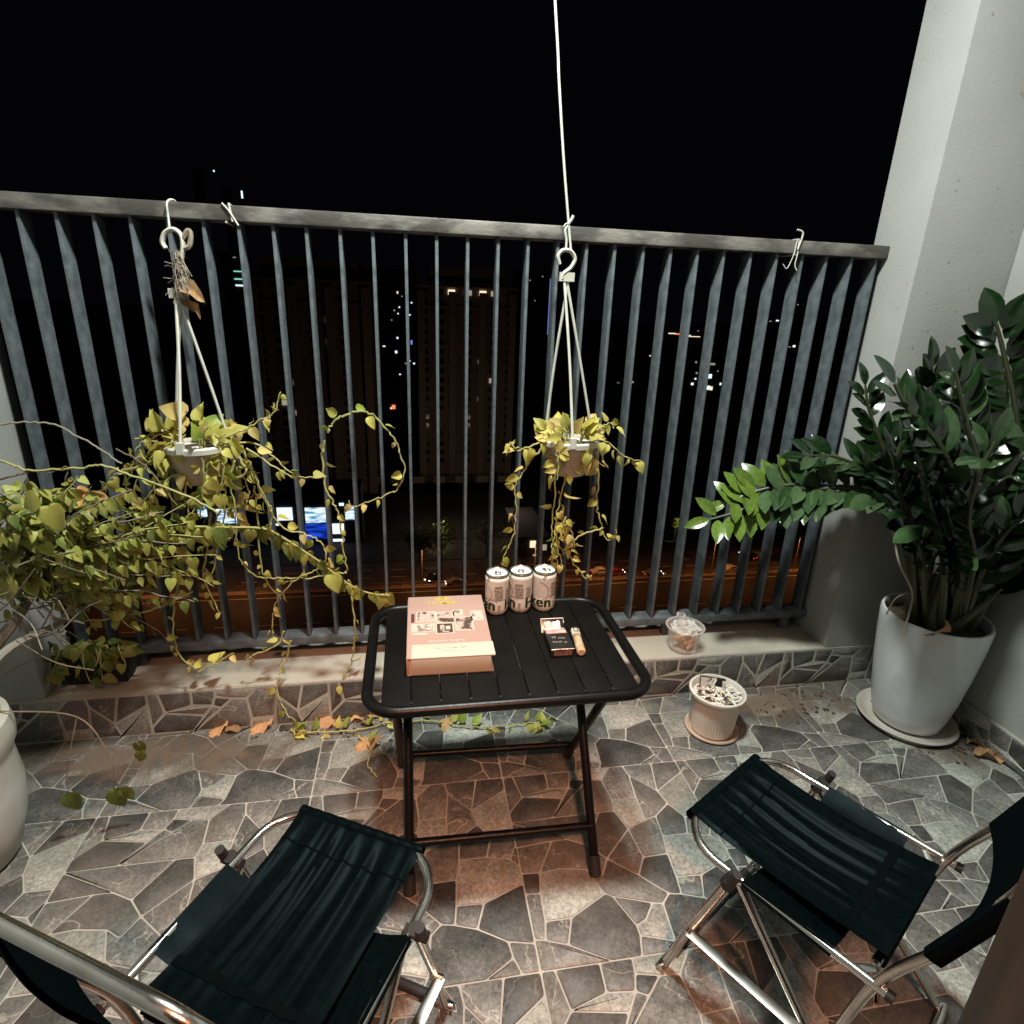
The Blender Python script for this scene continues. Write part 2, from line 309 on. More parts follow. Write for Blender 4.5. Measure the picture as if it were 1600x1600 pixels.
def inset(poly, d):
    a = sum(poly[i][0]*poly[(i+1) % len(poly)][1] - poly[(i+1) % len(poly)][0]*poly[i][1] for i in range(len(poly)))
    P = [V((*p, 0)) for p in (poly if a > 0 else poly[::-1])]; n = len(P); out = []
    for i in range(n):
        a, b, c = P[i-1], P[i], P[(i+1) % n]; e1 = (b - a).normalized(); e2 = (c - b).normalized()
        n1 = V((-e1.y, e1.x, 0)); n2 = V((-e2.y, e2.x, 0)); k = 1 + n1.dot(n2)
        out.append(b + (n1 + n2) * (d / max(k, .45)))
    return [(p.x, p.y) for p in out]
def rounded(poly, r=.010):
    out = []; n = len(poly)
    for i in range(n):
        a, b, c = V((*poly[i-1], 0)), V((*poly[i], 0)), V((*poly[(i+1) % n], 0))
        l1 = (a - b).length; l2 = (c - b).length
        p = b + (a - b) * min(r / max(l1, 1e-6), .35); q = b + (c - b) * min(r / max(l2, 1e-6), .35)
        if (b - a).normalized().dot((c - b).normalized()) > .9: out.append((b.x, b.y)); continue
        m = (p + q + b * 2) / 4; out += [(p.x, p.y), (m.x, m.y), (q.x, q.y)]
    return out
def clip(poly, axis, val, keep_less):
    out = []; n = len(poly)
    for i in range(n):
        p, q = poly[i], poly[(i+1) % n]; ip = (p[axis] <= val) == keep_less; iq = (q[axis] <= val) == keep_less
        if ip: out.append(p)
        if ip != iq:
            t = (val - p[axis]) / (q[axis] - p[axis]); out.append((p[0] + (q[0]-p[0])*t, p[1] + (q[1]-p[1])*t))
    return out
def parea(P): return abs(sum(P[i][0]*P[(i+1) % len(P)][1] - P[(i+1) % len(P)][0]*P[i][1] for i in range(len(P)))) / 2
HGT = .0055
def stone_mb(poly, mb, fr):
    """a stone: rounded outline, chamfered top edge"""
    ins = inset(poly, .0041); P = rounded(ins); Q = inset(P, .0045) if parea(P) > .0009 else [(x, y) for x, y in P]
    n = len(P)
    vs = [fr(x, y, -.004) for x, y in P] + [fr(x, y, HGT * .55) for x, y in P] + [fr(x, y, HGT) for x, y in Q]
    fs = [(i, (i+1) % n, n + (i+1) % n, n + i) for i in range(n)] + [(n+i, n+(i+1) % n, 2*n+(i+1) % n, 2*n+i) for i in range(n)] + [tuple(range(2*n, 3*n))]
    return mb.add(vs, fs)
SM = {'D': M['D'], 'M': M['Md'], 'L': M['L']}

# ------------------------------------------------------------------ the balcony shell
XL, XR, XLW, XRW, YC, YO = -.48, 4.335, -1.09, 4.95, .595, .965    # pillar faces, side walls, kerb face, outer edge
ZL = .29; ZC = 5.52
fl = MB(); fl.box((XLW, -4.9, -.3), (XRW, YC, 0)); floor = tag(fl.build('floor', M['grout'], smooth=False), kind='structure')
cands = []
for j in (0, -1, -2):
    for i in range(-2, 5):
        for k, (t, P) in enumerate(TILE):
            Q = [(x + i, y + j) for x, y in P]; full = True
            for ax, val, less in ((1, YC - .004, True), (0, XRW - .004, True), (0, XLW + .004, False)):
                if Q and any(((q[ax] <= val) != less) for q in Q): full = False; Q = clip(Q, ax, val, less)
            if len(Q) < 3 or parea(Q) < .0006: continue
            pr = [proj((x, y, 0)) for x, y in Q]
            if any(q is None for q in pr): vis = 0
            else:
                inside = sum(0 <= q[0] <= 1600 and q[1] <= 1600 for q in pr) / len(pr); vis = inside * parea(pr)
            cands.append((vis, i, j, k, t, Q, full))
cands.sort(key=lambda c: -c[0])
tile_me = {}; rest = {t: MB() for t in 'DML'}
for n, (vis, i, j, k, t, Q, full) in enumerate(cands):
    if n < 300 and vis > 0:
        cx = sum(q[0] for q in Q) / len(Q); cy = sum(q[1] for q in Q) / len(Q)
        if full:
            if k not in tile_me:
                P = TILE[k][1]; ox = sum(q[0] for q in P) / len(P); oy = sum(q[1] for q in P) / len(P)
                mb = MB((ox, oy, 0)); stone_mb(P, mb, lambda x, y, z: V((x, y, z))); tile_me[k] = (mb.mesh('stone', SM[t], ang=60), ox, oy)
            me, ox, oy = tile_me[k]; loc = V((ox + i, oy + j, 0))
        else:
            mb = MB((cx, cy, 0)); stone_mb(Q, mb, lambda x, y, z: V((x, y, z))); me = mb.mesh('stone', SM[t], ang=60); loc = V((cx, cy, 0))
        o = place('stone', me, floor, Matrix.Translation(loc)); o.rotation_euler = (random.gauss(0, .0012), random.gauss(0, .0012), 0)
    else: stone_mb(Q, rest[t], lambda x, y, z: V((x, y, z)))
for t, n in (('D', 'dark_stones'), ('M', 'grey_stones'), ('L', 'pale_stones')): tag(rest[t].build(n, SM[t], floor, ang=60), kind='stuff')

led = MB(); led.box((XLW, YC, -.3), (XRW, YO + .09, ZL)); ledge = led.build('ledge', M['cement'], bevel=.008); tag(ledge, kind='structure')
for i in range(-2, 5):                                               # kerb face: the top strip of the same tiles
    for k, (t, P) in enumerate(TILE):
        Q = clip([(x + i + .03, y - 1 + ZL) for x, y in P], 1, .004, False)
        if Q: Q = clip(Q, 0, XRW - .005, True)
        if Q: Q = clip(Q, 0, XLW + .005, False)
        if Q: Q = clip(Q, 1, ZL - .012, True)
        if len(Q) < 3 or parea(Q) < .0006: continue
        cx = sum(q[0] for q in Q) / len(Q); cy = sum(q[1] for q in Q) / len(Q)
        mb = MB((cx, YC, cy)); stone_mb(Q, mb, lambda x, y, z: V((x, YC - z, y))); place('stone', mb.mesh('stone', SM[t], ang=60), ledge, Matrix.Translation((cx, YC, cy)))
mb = MB(); mb.box((XLW, YC - .005, .0), (XRW, YC, ZL - .006)); g = mb.build('joint_mortar', M['grout'], ledge, smooth=False)

def wall(name, a, b, label, cat, m='wall'):
    mb = MB(); mb.box(a, b); return tag(mb.build(name, M[m], bevel=.006), label, cat)
wall('pillar', (XR, YC, ZL), (XRW + .4, YO, ZC), 'pale plastered pillar the right end of the railing is fixed to', 'pillar')
wall('pillar', (XLW - .4, YC, ZL), (XL, YO, ZC), 'pale plastered pillar at the left end of the railing, half hidden by the shrub', 'pillar')
rw = wall('side_wall', (XRW, -3.2, -.3), (XRW + .4, YC - .001, ZC), 'pale side wall behind the tall glossy plant, with a stone skirting', 'wall')
wall('side_wall', (XLW - .4, -3.2, -.3), (XLW, YC - .001, ZC), 'pale side wall beyond the left pillar', 'wall')
sk = MB(); sk.box((XRW - .022, -3.2, 0), (XRW - .001, YC - .02, .195)); skirt = tag(sk.build('skirting', M['grout'], smooth=False), kind='structure')
for i in range(-3, 1):
    for k, (t, P) in enumerate(TILE):
        Q = clip([(x + i + .5, y - 1 + .19) for x, y in P], 1, .006, False)
        if Q: Q = clip(Q, 0, YC - .02, True)
        if Q: Q = clip(Q, 0, -2.2, False)
        if len(Q) < 3 or parea(Q) < .0006: continue
        cx = sum(q[0] for q in Q) / len(Q); cy = sum(q[1] for q in Q) / len(Q)
        mb = MB((XRW - .022, cx, cy)); stone_mb(Q, mb, lambda x, y, z: V((XRW - .022 - z, x, y))); place('stone', mb.mesh('stone', SM[t], ang=60), skirt, Matrix.Translation((XRW - .022, cx, cy)))
mb = MB(); mb.box((XLW - .4, -5, ZC), (XRW + .4, YO, ZC + .3)); tag(mb.build('ceiling', M['ceil'], smooth=False), kind='structure')
mb = MB(); mb.box((-2.2, -6.9, -.3), (5.8, -4.9, -.002)); tag(mb.build('room_floor', M['wood'], smooth=False), kind='structure')
for a, b in (((XLW - .4, -3.4, -.3), (.2, -3.2, ZC)), ((3.45, -3.4, -.3), (XRW + .4, -3.2, ZC))):
    mb = MB(); mb.box(a, b); tag(mb.build('house_wall', M['wall'], smooth=False), kind='structure')
t = thing('ceiling_lamp', 'round white ceiling lamp over the table, above the top of the picture', 'lamp', LAMP)
mb = MB(LAMP); mb.lathe([(.001, .075), (.30, .075), (.30, .03), (.27, .012), (.001, .012)], LAMP, 40); mb.build('lamp_body', M['white'], t)
# chips and spots on the right pillar
mb = MB()
random.seed(5)
for i in range(26):
    x, z = random.uniform(XR + .05, XRW - .05), random.uniform(1.2, 4.4); q = random.uniform(.003, .009) if i else .012
    P = [V((x + q * random.uniform(.6, 1.3) * math.cos(a * .9), YC - .0015, z + q * random.uniform(.6, 1.3) * math.sin(a * .9))) for a in range(7)]; mb.add(P, [tuple(range(7))])
for i in range(16):
    y, z = random.uniform(YC + .03, YO - .03), random.uniform(.5, 4.2); q = random.uniform(.003, .008)
    mb.add([V((XR - .0015, y + q * random.uniform(.6, 1.3) * math.cos(a * .9), z + q * random.uniform(.6, 1.3) * math.sin(a * .9))) for a in range(7)], [tuple(range(7))])
pl = [o for o in col.objects if o.name == 'pillar'][0]; o = mb.build('paint_spot', M['cement'], pl, smooth=False); o['kind'] = 'stuff'
random.seed(9)
# door frame post close on the right
p = at(1545, 1475, y=-2.0); fx = p.x
mb = MB(); x0 = at(1494, 1598, y=-1.94).x
mb.box((x0, -2.06, -.0), (x0 + .10, -1.94, 4.6)); mb.box((x0 + .016, -2.072, 0), (x0 + .05, -2.06, 4.6)); mb.box((x0 + .066, -2.072, 0), (x0 + .088, -2.06, 4.6))
tag(mb.build('door_frame', M['wood'], bevel=.006), 'brown door frame post close by in the bottom right corner', 'door frame')

# ------------------------------------------------------------------ railing
YR = .844; ZT = 2.776; ZB = .447; BX0, BS = -.2324, .16119
rail = thing('railing', 'grey metal balcony railing of flat upright bars under a worn handrail', 'railing', (2, YR, ZL))
O = (2, YR, ZL)
mb = MB(O)
a = 40
mb.box((XL, YR - .022, ZT), (XR, YR + .115, ZT + .070)); mb.build('handrail', M['cap'], rail, bevel=.008)
mb = MB(O); mb.box((XL, YR - .008, ZB - .052), (XR, YR + .105, ZB)); mb.build('bottom_rail', M['rail'], rail, bevel=.005)
bar = MB((0, 0, 0)); bar.box((-.0085, 0, 0), (.0085, .096, ZT - ZB - .001)); bme = bar.mesh('baluster', M['rail'], bevel=.0025)
for i in range(-1, 29):
    o = place('baluster', bme, rail, Matrix.Translation((BX0 + BS * i, YR, ZB + .0005))); o.rotation_euler = (0, random.gauss(0, .0008), random.gauss(0, .006))
for x in (-.1, 1.55, 3.29, 4.2):
    mb = MB(O); mb.box((x - .03, YR + .03, ZL), (x + .03, YR + .08, ZB - .052)); mb.build('foot', M['rail'], rail, bevel=.004)

def cordloop(name, pts, r, label, group=None, m='cord', n=6, seg=5):
    P = spline(pts, seg); mb = MB(P[0]); mb.tube(P, r, n); return tag(mb.build(name, M[m]), label, 'string', group)
# spare strings knotted round the handrail
def wrap(x, y0=YR - .027, y1=YR + .12, z0=ZT - .004, z1=ZT + .074, dx=0):
    return [V((x, y0, z0)), V((x + dx * .3, y0, z1)), V((x + dx * .6, y1, z1)), V((x + dx, y1, z0 - .002)), V((x + dx, y0, z0 - .003))]
def string_thing(label, knots):
    o = thing('string', label, 'string', knots[0][0], 0, 'strings tied round the handrail')
    for nm, pts, r in knots[1:]:
        mb = MB(knots[0][0]); mb.tube(pts, r, 6); mb.build(nm, M['cord'], o)
    return o
xk = at(360, 325, y=YR).x
string_thing('white string tied flat round the handrail between the two baskets', [[V((xk, YR, ZT))], ('loop', wrap(xk + .01, dx=-.03)[:5], .005), ('tail', spline([(xk - .03, YR - .027, ZT + .074), (xk, YR - .03, ZT + .04), (xk + .035, YR - .03, ZT - .02)], 5), .005)])
xk = at(1238, 388, y=YR).x
string_thing('white string knotted near the right end of the handrail, one end sticking up', [[V((xk, YR, ZT))], ('loop', wrap(xk, dx=.018), .0035), ('loop', wrap(xk + .022, dx=-.02), .0035),
    ('tail', spline([(xk + .015, YR - .03, ZT + .02), (xk + .03, YR - .03, ZT + .085), (xk + .026, YR - .03, ZT + .112), (xk - .008, YR - .03, ZT + .122)], 6), .0048),
    ('thread', spline([(xk, YR - .03, ZT), (xk - .03, YR - .03, ZT - .08), (xk - .06, YR - .03, ZT - .06)], 6), .0025), ('thread', spline([(xk + .02, YR - .03, ZT), (xk + .015, YR - .03, ZT - .06), (xk + .03, YR - .035, ZT - .09)], 6), .003)])

# ------------------------------------------------------------------ leaves and plants
def leaf_mesh(name, out, m, fold=.25, droop=.2, wave=0, n=0):
    """leaf along +x, length 1; out = [(x, half width)]"""
    mb = MB()
    vs = []
    for i, (x, wd) in enumerate(out):
        z = -droop * x * x; wv = wave * math.sin(i * 2.1 + n)
        vs += [V((x, 0, z)), V((x - .05 * wd, wd * .55, z + fold * wd * .5 + wv * .5)), V((x - .1 * wd, wd, z + fold * wd * .8 + wv)), V((x - .05 * wd, -wd * .55, z + fold * wd * .5 - wv * .5)), V((x - .1 * wd, -wd, z + fold * wd * .8 - wv))]
    fs = []
    for i in range(len(out) - 1):
        a, b = i * 5, i * 5 + 5
        fs += [(a, b, b+1, a+1), (a+1, b+1, b+2, a+2), (a+3, b+3, b, a), (a+4, b+4, b+3, a+3)]
    mb.add(vs, fs); return mb.mesh(name, m, ang=180)
HEART = [(0, .02), (-.03, .20), (.10, .38), (.32, .44), (.55, .36), (.78, .20), (.92, .08), (1, .005)]
OVAL = [(0, .02), (.12, .12), (.30, .205), (.52, .235), (.72, .195), (.88, .105), (1, .01)]
HEARTN = [(0, .02), (.02, .16), (.16, .30), (.36, .34), (.58, .27), (.80, .14), (.93, .05), (1, .004)]
POTHOS = [leaf_mesh('leaf', HEART if i % 2 else HEARTN, M[m], f, d, .03, i) for i, (m, f, d) in enumerate((('p1', .4, .25), ('p1', .2, .55), ('p2', .5, .2), ('p2', .3, .8), ('p3', .35, .3), ('p1', .9, .2), ('p2', 1.2, .45)))]
SHRUB = [leaf_mesh('leaf', HEARTN if i % 3 else HEART, M[m], f, d, .02, i) for i, (m, f, d) in enumerate((('b1', .3, .3), ('b1', .5, .2), ('b2', .25, .3), ('b3', .35, .4), ('b1', .15, .35), ('b2', .45, .25), ('b3', .6, .3)))]
BRACT = [leaf_mesh('bract', OVAL, M['bract'], .5, .3, .05, i) for i in range(2)]
ZZ = {k: [leaf_mesh('leaflet', OVAL, M[k], f, d, wv, i) for i, (f, d, wv) in enumerate(((.3, .14, .008), (-.25, .22, .01), (.5, .06, 0), (.12, .3, .012)))] for k in ('z1', 'z2', 'z3')}
ZZ['z4'] = [leaf_mesh('leaflet', OVAL, M['z4'], f, d, .008, i) for i, (f, d) in enumerate(((.3, .14), (-.2, .2), (.45, .06)))]
ZZ['zw'] = [leaf_mesh('leaflet', [(x, wd * 1.25) for x, wd in OVAL], M['z1'], f, d, .008, i) for i, (f, d) in enumerate(((.2, .12), (-.15, .2), (.35, .08)))]
DRYM = [leaf_mesh('dry_leaf', HEART if i % 2 else OVAL, M['dry' if i % 3 else 'drydark'], f, d, .12, i) for i, (f, d) in enumerate(((1.1, .5), (-.7, -.3), (.8, .9), (1.5, .2)))]
def frame(pos, d, nrm, s, roll=0):
    d = V(d).normalized(); z = V(nrm) - d * V(nrm).dot(d)
    if z.length < 1e-3: z = d.orthogonal()
    z.normalize(); y = z.cross(d)
    Mx = Matrix((( d.x, y.x, z.x, 0), (d.y, y.y, z.y, 0), (d.z, y.z, z.z, 0), (0, 0, 0, 1)))
    return Matrix.Translation(pos) @ Mx @ Matrix.Rotation(roll, 4, 'X') @ Matrix.Scale(s, 4)
UP = V((0, 0, 1)); TOCAM = V((-.1, -.75, .65))
def rv(a=1): return V((random.uniform(-a, a), random.uniform(-a, a), random.uniform(-a, a)))
NLEAF = {}; EXTRA = {}
def leaf(parent, me, Mx, limit=290):
    n = NLEAF.get(parent.name, 0); NLEAF[parent.name] = n + 1
    if n < limit: return place('leaf', me, parent, Mx)
    EXTRA.setdefault((parent.name, me.materials[0].name), []).append((me, Mx))
def flush():
    for (pn, mn), L in EXTRA.items():
        p = bpy.data.objects[pn]; mb = MB(p.location / S)
        for me, Mx in L: mb.add([Mx @ v.co / 1.0 if False else Mx @ (v.co / S) for v in me.vertices], [tuple(f.vertices) for f in me.polygons])
        o = mb.build('foliage', bpy.data.materials[mn], p, ang=180); o['kind'] = 'stuff'
def vine(parent, pts, r=.008, nleaf=8, size=(.07, .1), kinds=POTHOS, wts=None, o=None, m='stem', hang=.5, seg=6, skip=0, taper=.5, wob=.006):
    P = spline(pts, seg); P = [p + rv(wob) for p in P]; o = parent.location / S
    mb = MB(o); k = len(P); mb.tube(P, r, 5, rr=[r * (1 - taper * i / k) for i in range(k)]); mb.build('stem', M[m], parent)
    for i in range(nleaf):
        t = skip + (1 - skip) * (i + random.random() * .7 + .15) / nleaf; q = min(int(t * (k - 1)), k - 2); pos = P[q].lerp(P[q+1], t * (k-1) - q)
        tg = (P[q+1] - P[q]).normalized(); side = tg.cross(TOCAM).normalized() * random.choice((-1, 1))
        d = tg * .35 + side * .8 + rv(.35) - UP * hang; s = random.uniform(*size) * (1 - .25 * t)
        d.normalize(); base = pos + (tg * .2 + side * .8 + UP * .1) * s * .3
        me = random.choices(kinds, wts)[0]
        leaf(parent, me, frame(base, d, TOCAM + rv(.95), s))
def px(pts, y):
    return [at(q[0], q[1], y=q[2] if len(q) > 2 else y) for q in pts]

def hanger(label, c, rim, hook, hookpts, extra, pot_label, plabel):
    """hanging basket: pot, rim, wires and a flat hook"""
    t = thing('hanging_basket', label, 'hanging basket', c, 0, 'hanging baskets on the railing')
    mb = MB(c); mb.lathe([(.001, -.19), (rim * .60, -.19), (rim * .66, -.18), (rim * .80, -.10), (rim * .93, -.02), (rim * .95, 0), (rim * .90, 0), (rim * .86, -.03), (.001, -.03)], c, 36); mb.build('pot', M['terra'], t)
    mb = MB(c); mb.lathe([(rim * .94, -.022), (rim * 1.03, -.02), (rim * 1.04, .004), (rim * 1.0, .012), (rim * .92, .012), (rim * .90, -.01)], c, 36); mb.build('rim', M['ash'], t)
    mb = MB(c); mb.lathe([(rim * .88, -.02), (rim * .5, -.006), (.001, -.012)], c, 24); mb.build('soil', M['soil'], t)
    for k, a in enumerate((-100, 20, 145)):
        e = V(c) + V((math.cos(math.radians(a)), math.sin(math.radians(a)), 0)) * rim + V((0, 0, .01))
        mb = MB(c); P = spline([hook + V(((k - 1) * .012, 0, 0)), hook.lerp(e, .5) + rv(.004), e], 6); mb.tube(P, .0075, 6); mb.box(e - V((.016, .016, .02)), e + V((.016, .016, .035))); mb.build('wire', M['white'], t)
    mb = MB(c); mb.tube(spline(hookpts, 7), .019, 8, flat=.55); mb.box(hook - V((.04, .014, .012)), hook + V((.04, .014, .032))); mb.build('hook', M['white'], t)
    return t
# left basket
cL = V((.468, .655, 1.705)); hk = at(279, 462, y=.74)
bL = hanger('left hanging basket, clay coloured pot hung on a white hook below the handrail', cL, .152, hk, px([(259, 388), (254, 378), (258, 364), (270, 358), (282, 366), (286, 385), (283, 410), (279, 455)], .74), None, None, None)
o0 = at(262, 316, y=.80)
P = spline(px([(266, 364, .74), (263, 340, .79), (261, 316, .80)], .8) + [V((o0.x, YR + .05, ZT + .082)), V((o0.x, YR + .12, ZT + .03))], 5); mb = MB(P[0]); mb.tube(P, .005, 6)
tag(mb.build('string', M['cord']), 'short white string holding the left hanging basket to the handrail', 'string', 'strings tied round the handrail')
# dry fibre caught on the left hook
t = thing('dry_fibre_tuft', 'tuft of dry grey fibre and dead leaves caught below the left hook', 'dry plant', at(280, 430, y=.735))
mb = MB(t.location / S)
for i in range(300):
    a = px([(277 + random.gauss(0, 2.6), 390 + random.random() * 58)], .735 + random.gauss(0, .012))[0]
    b = a + V((random.gauss(.012, .013), random.gauss(0, .014), -random.uniform(.02, .10)))
    if random.random() < .05: b = a + rv(.06)
    mb.tube([a, a.lerp(b, .5) + rv(.01), b], .0017, 3)
mb.build('fibre', M['fluff'], t)
mb = MB(t.location / S)
mb.tube(spline(px([(286, 372), (294, 360), (298, 368), (296, 384), (288, 388)], .735), 5), .012, 6); mb.build('knot', M['fluff'], t)
for (u, v, u2, v2, s, k) in ((288, 455, 316, 468, .1, 3), (287, 462, 296, 480, .085, 0), (296, 470, 312, 482, .07, 2)):
    a, b = at(u, v, y=.73), at(u2, v2, y=.72); place('dead_leaf', DRYM[k], t, frame(a, b - a, TOCAM + rv(.4), s))
tp = thing('pothos_plant', 'yellowing pothos trailing from the left hanging basket', 'plant', cL + V((0, 0, .0)), 0, 'trailing pothos plants')
for pts, n, sz, y in (
    ([(330, 690), (380, 672), (410, 655), (428, 645), (440, 612)], 9, (.07, .10), .6), ([(365, 690), (405, 695), (440, 725), (462, 742), (497, 746)], 6, (.06, .085), .6),
    ([(372, 690), (392, 735), (412, 780), (444, 825), (471, 832), (493, 841), (510, 863), (505, 881), (487, 893), (462, 906), (437, 931), (428, 955), (425, 985), (432, 1003)], 14, (.055, .085), .62),
    ([(512, 676), (517, 664), (535, 650), (560, 643), (585, 650), (605, 672), (622, 700), (632, 735), (624, 762), (600, 775), (570, 786), (552, 792), (545, 783)], 9, (.055, .095), .70),
    ([(507, 690), (504, 715), (508, 760), (516, 776), (527, 800), (534, 827), (537, 861), (541, 893), (525, 895), (493, 902), (448, 903), (408, 902), (385, 888), (372, 861), (369, 827), (367, 789), (368, 740), (362, 700)], 15, (.05, .085), .66),
    ([(375, 715), (384, 738), (352, 754), (331, 775), (300, 776)], 4, (.08, .1), .56), ([(285, 690), (255, 700), (232, 722), (215, 750), (205, 785)], 9, (.08, .12), .56), ([(280, 690), (262, 700), (248, 730), (240, 775), (232, 820)], 8, (.07, .11), .54),
    ([(268, 692), (240, 690), (228, 680)], 4, (.09, .12), .6), ([(345, 700), (350, 730), (345, 770), (352, 800)], 8, (.08, .11), .55), ([(330, 705), (322, 740), (330, 775)], 6, (.08, .11), .55), ([(380, 705), (398, 740), (412, 775), (425, 800), (420, 830)], 5, (.05, .08), .58),
    ([(385, 700), (430, 730), (455, 745)], 3, (.08, .1), .55), ([(398, 760), (402, 800), (406, 860), (412, 900), (440, 935)], 7, (.045, .07), .62),
    ([(546, 905), (550, 939), (555, 986), (553, 1004), (550, 1031), (537, 1058), (520, 1078), (508, 1088)], 8, (.05, .075), .60), ([(330, 800), (325, 850), (318, 900), (330, 930), (345, 960)], 7, (.06, .085), .58),
    ([(280, 900), (272, 950), (273, 1000), (284, 1026), (310, 1048)], 6, (.05, .075), .57), ([(445, 985), (430, 1010), (400, 1022), (385, 1030)], 4, (.06, .085), .57), ([(318, 720), (318, 760), (312, 810)], 4, (.07, .1), .52),
    ([(455, 1000), (446, 1030), (436, 1055)], 3, (.06, .08), .57), ([(262, 700), (225, 715), (205, 740), (190, 775)], 9, (.07, .11), .6), ([(255, 712), (215, 730), (180, 740), (165, 770)], 9, (.07, .1), .56), ([(290, 735), (245, 760), (215, 800), (205, 845)], 10, (.065, .1), .55), ([(330, 740), (310, 790), (285, 820), (275, 870)], 9, (.065, .1), .55), ([(365, 720), (360, 760), (372, 810), (365, 850)], 9, (.06, .09), .56), ([(275, 705), (262, 745), (270, 800), (262, 850)], 9, (.07, .1), .6), ([(300, 720), (290, 770), (300, 830), (285, 880)], 9, (.065, .095), .56), ([(355, 705), (372, 735), (388, 760), (385, 790)], 8, (.065, .1), .6), ([(340, 715), (352, 775), (342, 850), (330, 900)], 9, (.06, .09), .62), ([(250, 690), (222, 690), (212, 705)], 5, (.08, .12), .58), ([(310, 1048), (340, 1035), (365, 1020)], 3, (.08, .1), .56)):
    vine(tp, px(pts, y), .006, int(n * 1.25 + .5), (sz[0] * .68, sz[1] * .92), POTHOS, (4, 3, 3, 2, 1.2, 2, 1))
for i in range(46):
    a = random.uniform(0, 6.28); r = random.random() ** .5 * .15; b = cL + V((math.cos(a) * r, math.sin(a) * r, random.uniform(0, .08)))
    d = V((math.cos(a), .4 + .6 * math.sin(a), random.uniform(.2, 1.4))) + rv(.4); leaf(tp2 if 'tp2' in globals() else tp, random.choices(POTHOS, (4, 3, 3, 2, 1, 2, 1))[0], frame(b + d.normalized() * .04, d, TOCAM + rv(.8), random.uniform(.05, .12)))
    if i % 3 == 0:
        mb = MB(cL); mb.tube([b - UP * .06, b, b + d.normalized() * .05], .005, 4); mb.build('stem', M['stem'], tp)
a, b = at(322, 668, y=.64), at(248, 628, y=.62); place('leaf', POTHOS[3], tp, frame(at(288, 648, y=.63), b - a, TOCAM, .125))
# right basket
cR = V((2.435, .655, 1.728)); hk = at(885, 436, y=.72)
bR = hanger('right hanging basket, clay coloured pot on a white hook tied to the ceiling string', cR, .155, hk, px([(874, 413), (872, 400), (880, 391), (892, 393), (898, 405), (892, 418), (880, 428), (878, 436)], .72), None, None, None)
P = spline([V((1.99, .70, ZC))] + px([(867, 0), (873, 120), (880, 240), (888, 345), (892, 392)], .72), 4); mb = MB(P[-1]); mb.tube(P, .0065, 6)
so = tag(mb.build('string', M['cord']), 'long white string from the ceiling down to the right hanging basket', 'string')
for pts, r in (([(888, 352), (883, 360), (885, 375), (884, 392)], .006), ([(888, 350), (893, 343), (896, 337)], .008), ([(888, 349), (884, 350), (881, 354)], .004)):
    mb = MB(P[-1]); mb.tube(spline(px(pts, .718), 4), r, 6); mb.build('knot', M['cord'], so)
tp2 = thing('pothos_plant', 'yellow pothos trailing from the right hanging basket behind the beer cans', 'plant', cR, 0, 'trailing pothos plants')
for pts, n, sz, y in (
    ([(925, 680), (950, 692), (975, 713), (1003, 721)], 8, (.07, .1), .6), ([(930, 675), (950, 662), (960, 668)], 5, (.08, .11), .62), ([(855, 685), (830, 697), (808, 703), (798, 692)], 8, (.08, .11), .6), ([(860, 690), (832, 715), (815, 742), (806, 760), (806, 800), (802, 838), (790, 862), (783, 882)], 11, (.065, .095), .60),
    ([(895, 700), (885, 740), (875, 780), (868, 820), (872, 860), (880, 885)], 11, (.07, .1), .56), ([(880, 700), (868, 740), (866, 790), (862, 830), (868, 868), (874, 890)], 11, (.07, .1), .58), ([(905, 700), (898, 722), (894, 745)], 5, (.06, .09), .57), ([(886, 808), (872, 830), (862, 850), (868, 872)], 8, (.07, .1), .56), ([(880, 815), (895, 835), (898, 855)], 6, (.07, .1), .56),
    ([(930, 700), (935, 750), (932, 790), (937, 810), (947, 841), (960, 841), (963, 826)], 8, (.06, .09), .58), ([(945, 824), (917, 832), (892, 847), (880, 866)], 4, (.06, .09), .58), ([(884, 850), (893, 875), (907, 893), (915, 903), (924, 897)], 6, (.06, .085), .58),
    ([(865, 690), (872, 720), (870, 750)], 5, (.08, .11), .5), ([(915, 695), (925, 715), (945, 728)], 6, (.08, .11), .52)):
    vine(tp2, px(pts, y), .0058, n, (sz[0] * .68, sz[1] * .88), POTHOS, (5, 3, 4, 2, .6, 2, 1))
for i in range(48):
    a = random.uniform(0, 6.28); r = random.random() ** .5 * .15; b = cR + V((math.cos(a) * r, math.sin(a) * r, random.uniform(0, .06)))
    d = V((math.cos(a), .4 + .6 * math.sin(a), random.uniform(.2, 1.2))) + rv(.4); leaf(tp2 if 'tp2' in globals() else tp, random.choices(POTHOS, (5, 3, 4, 2, .6, 2, 1))[0], frame(b + d.normalized() * .04, d, TOCAM + rv(.8), random.uniform(.05, .108)))
    if i % 3 == 0:
        mb = MB(cR); mb.tube([b - UP * .06, b, b + d.normalized() * .05], .005, 4); mb.build('stem', M['stem'], tp2)

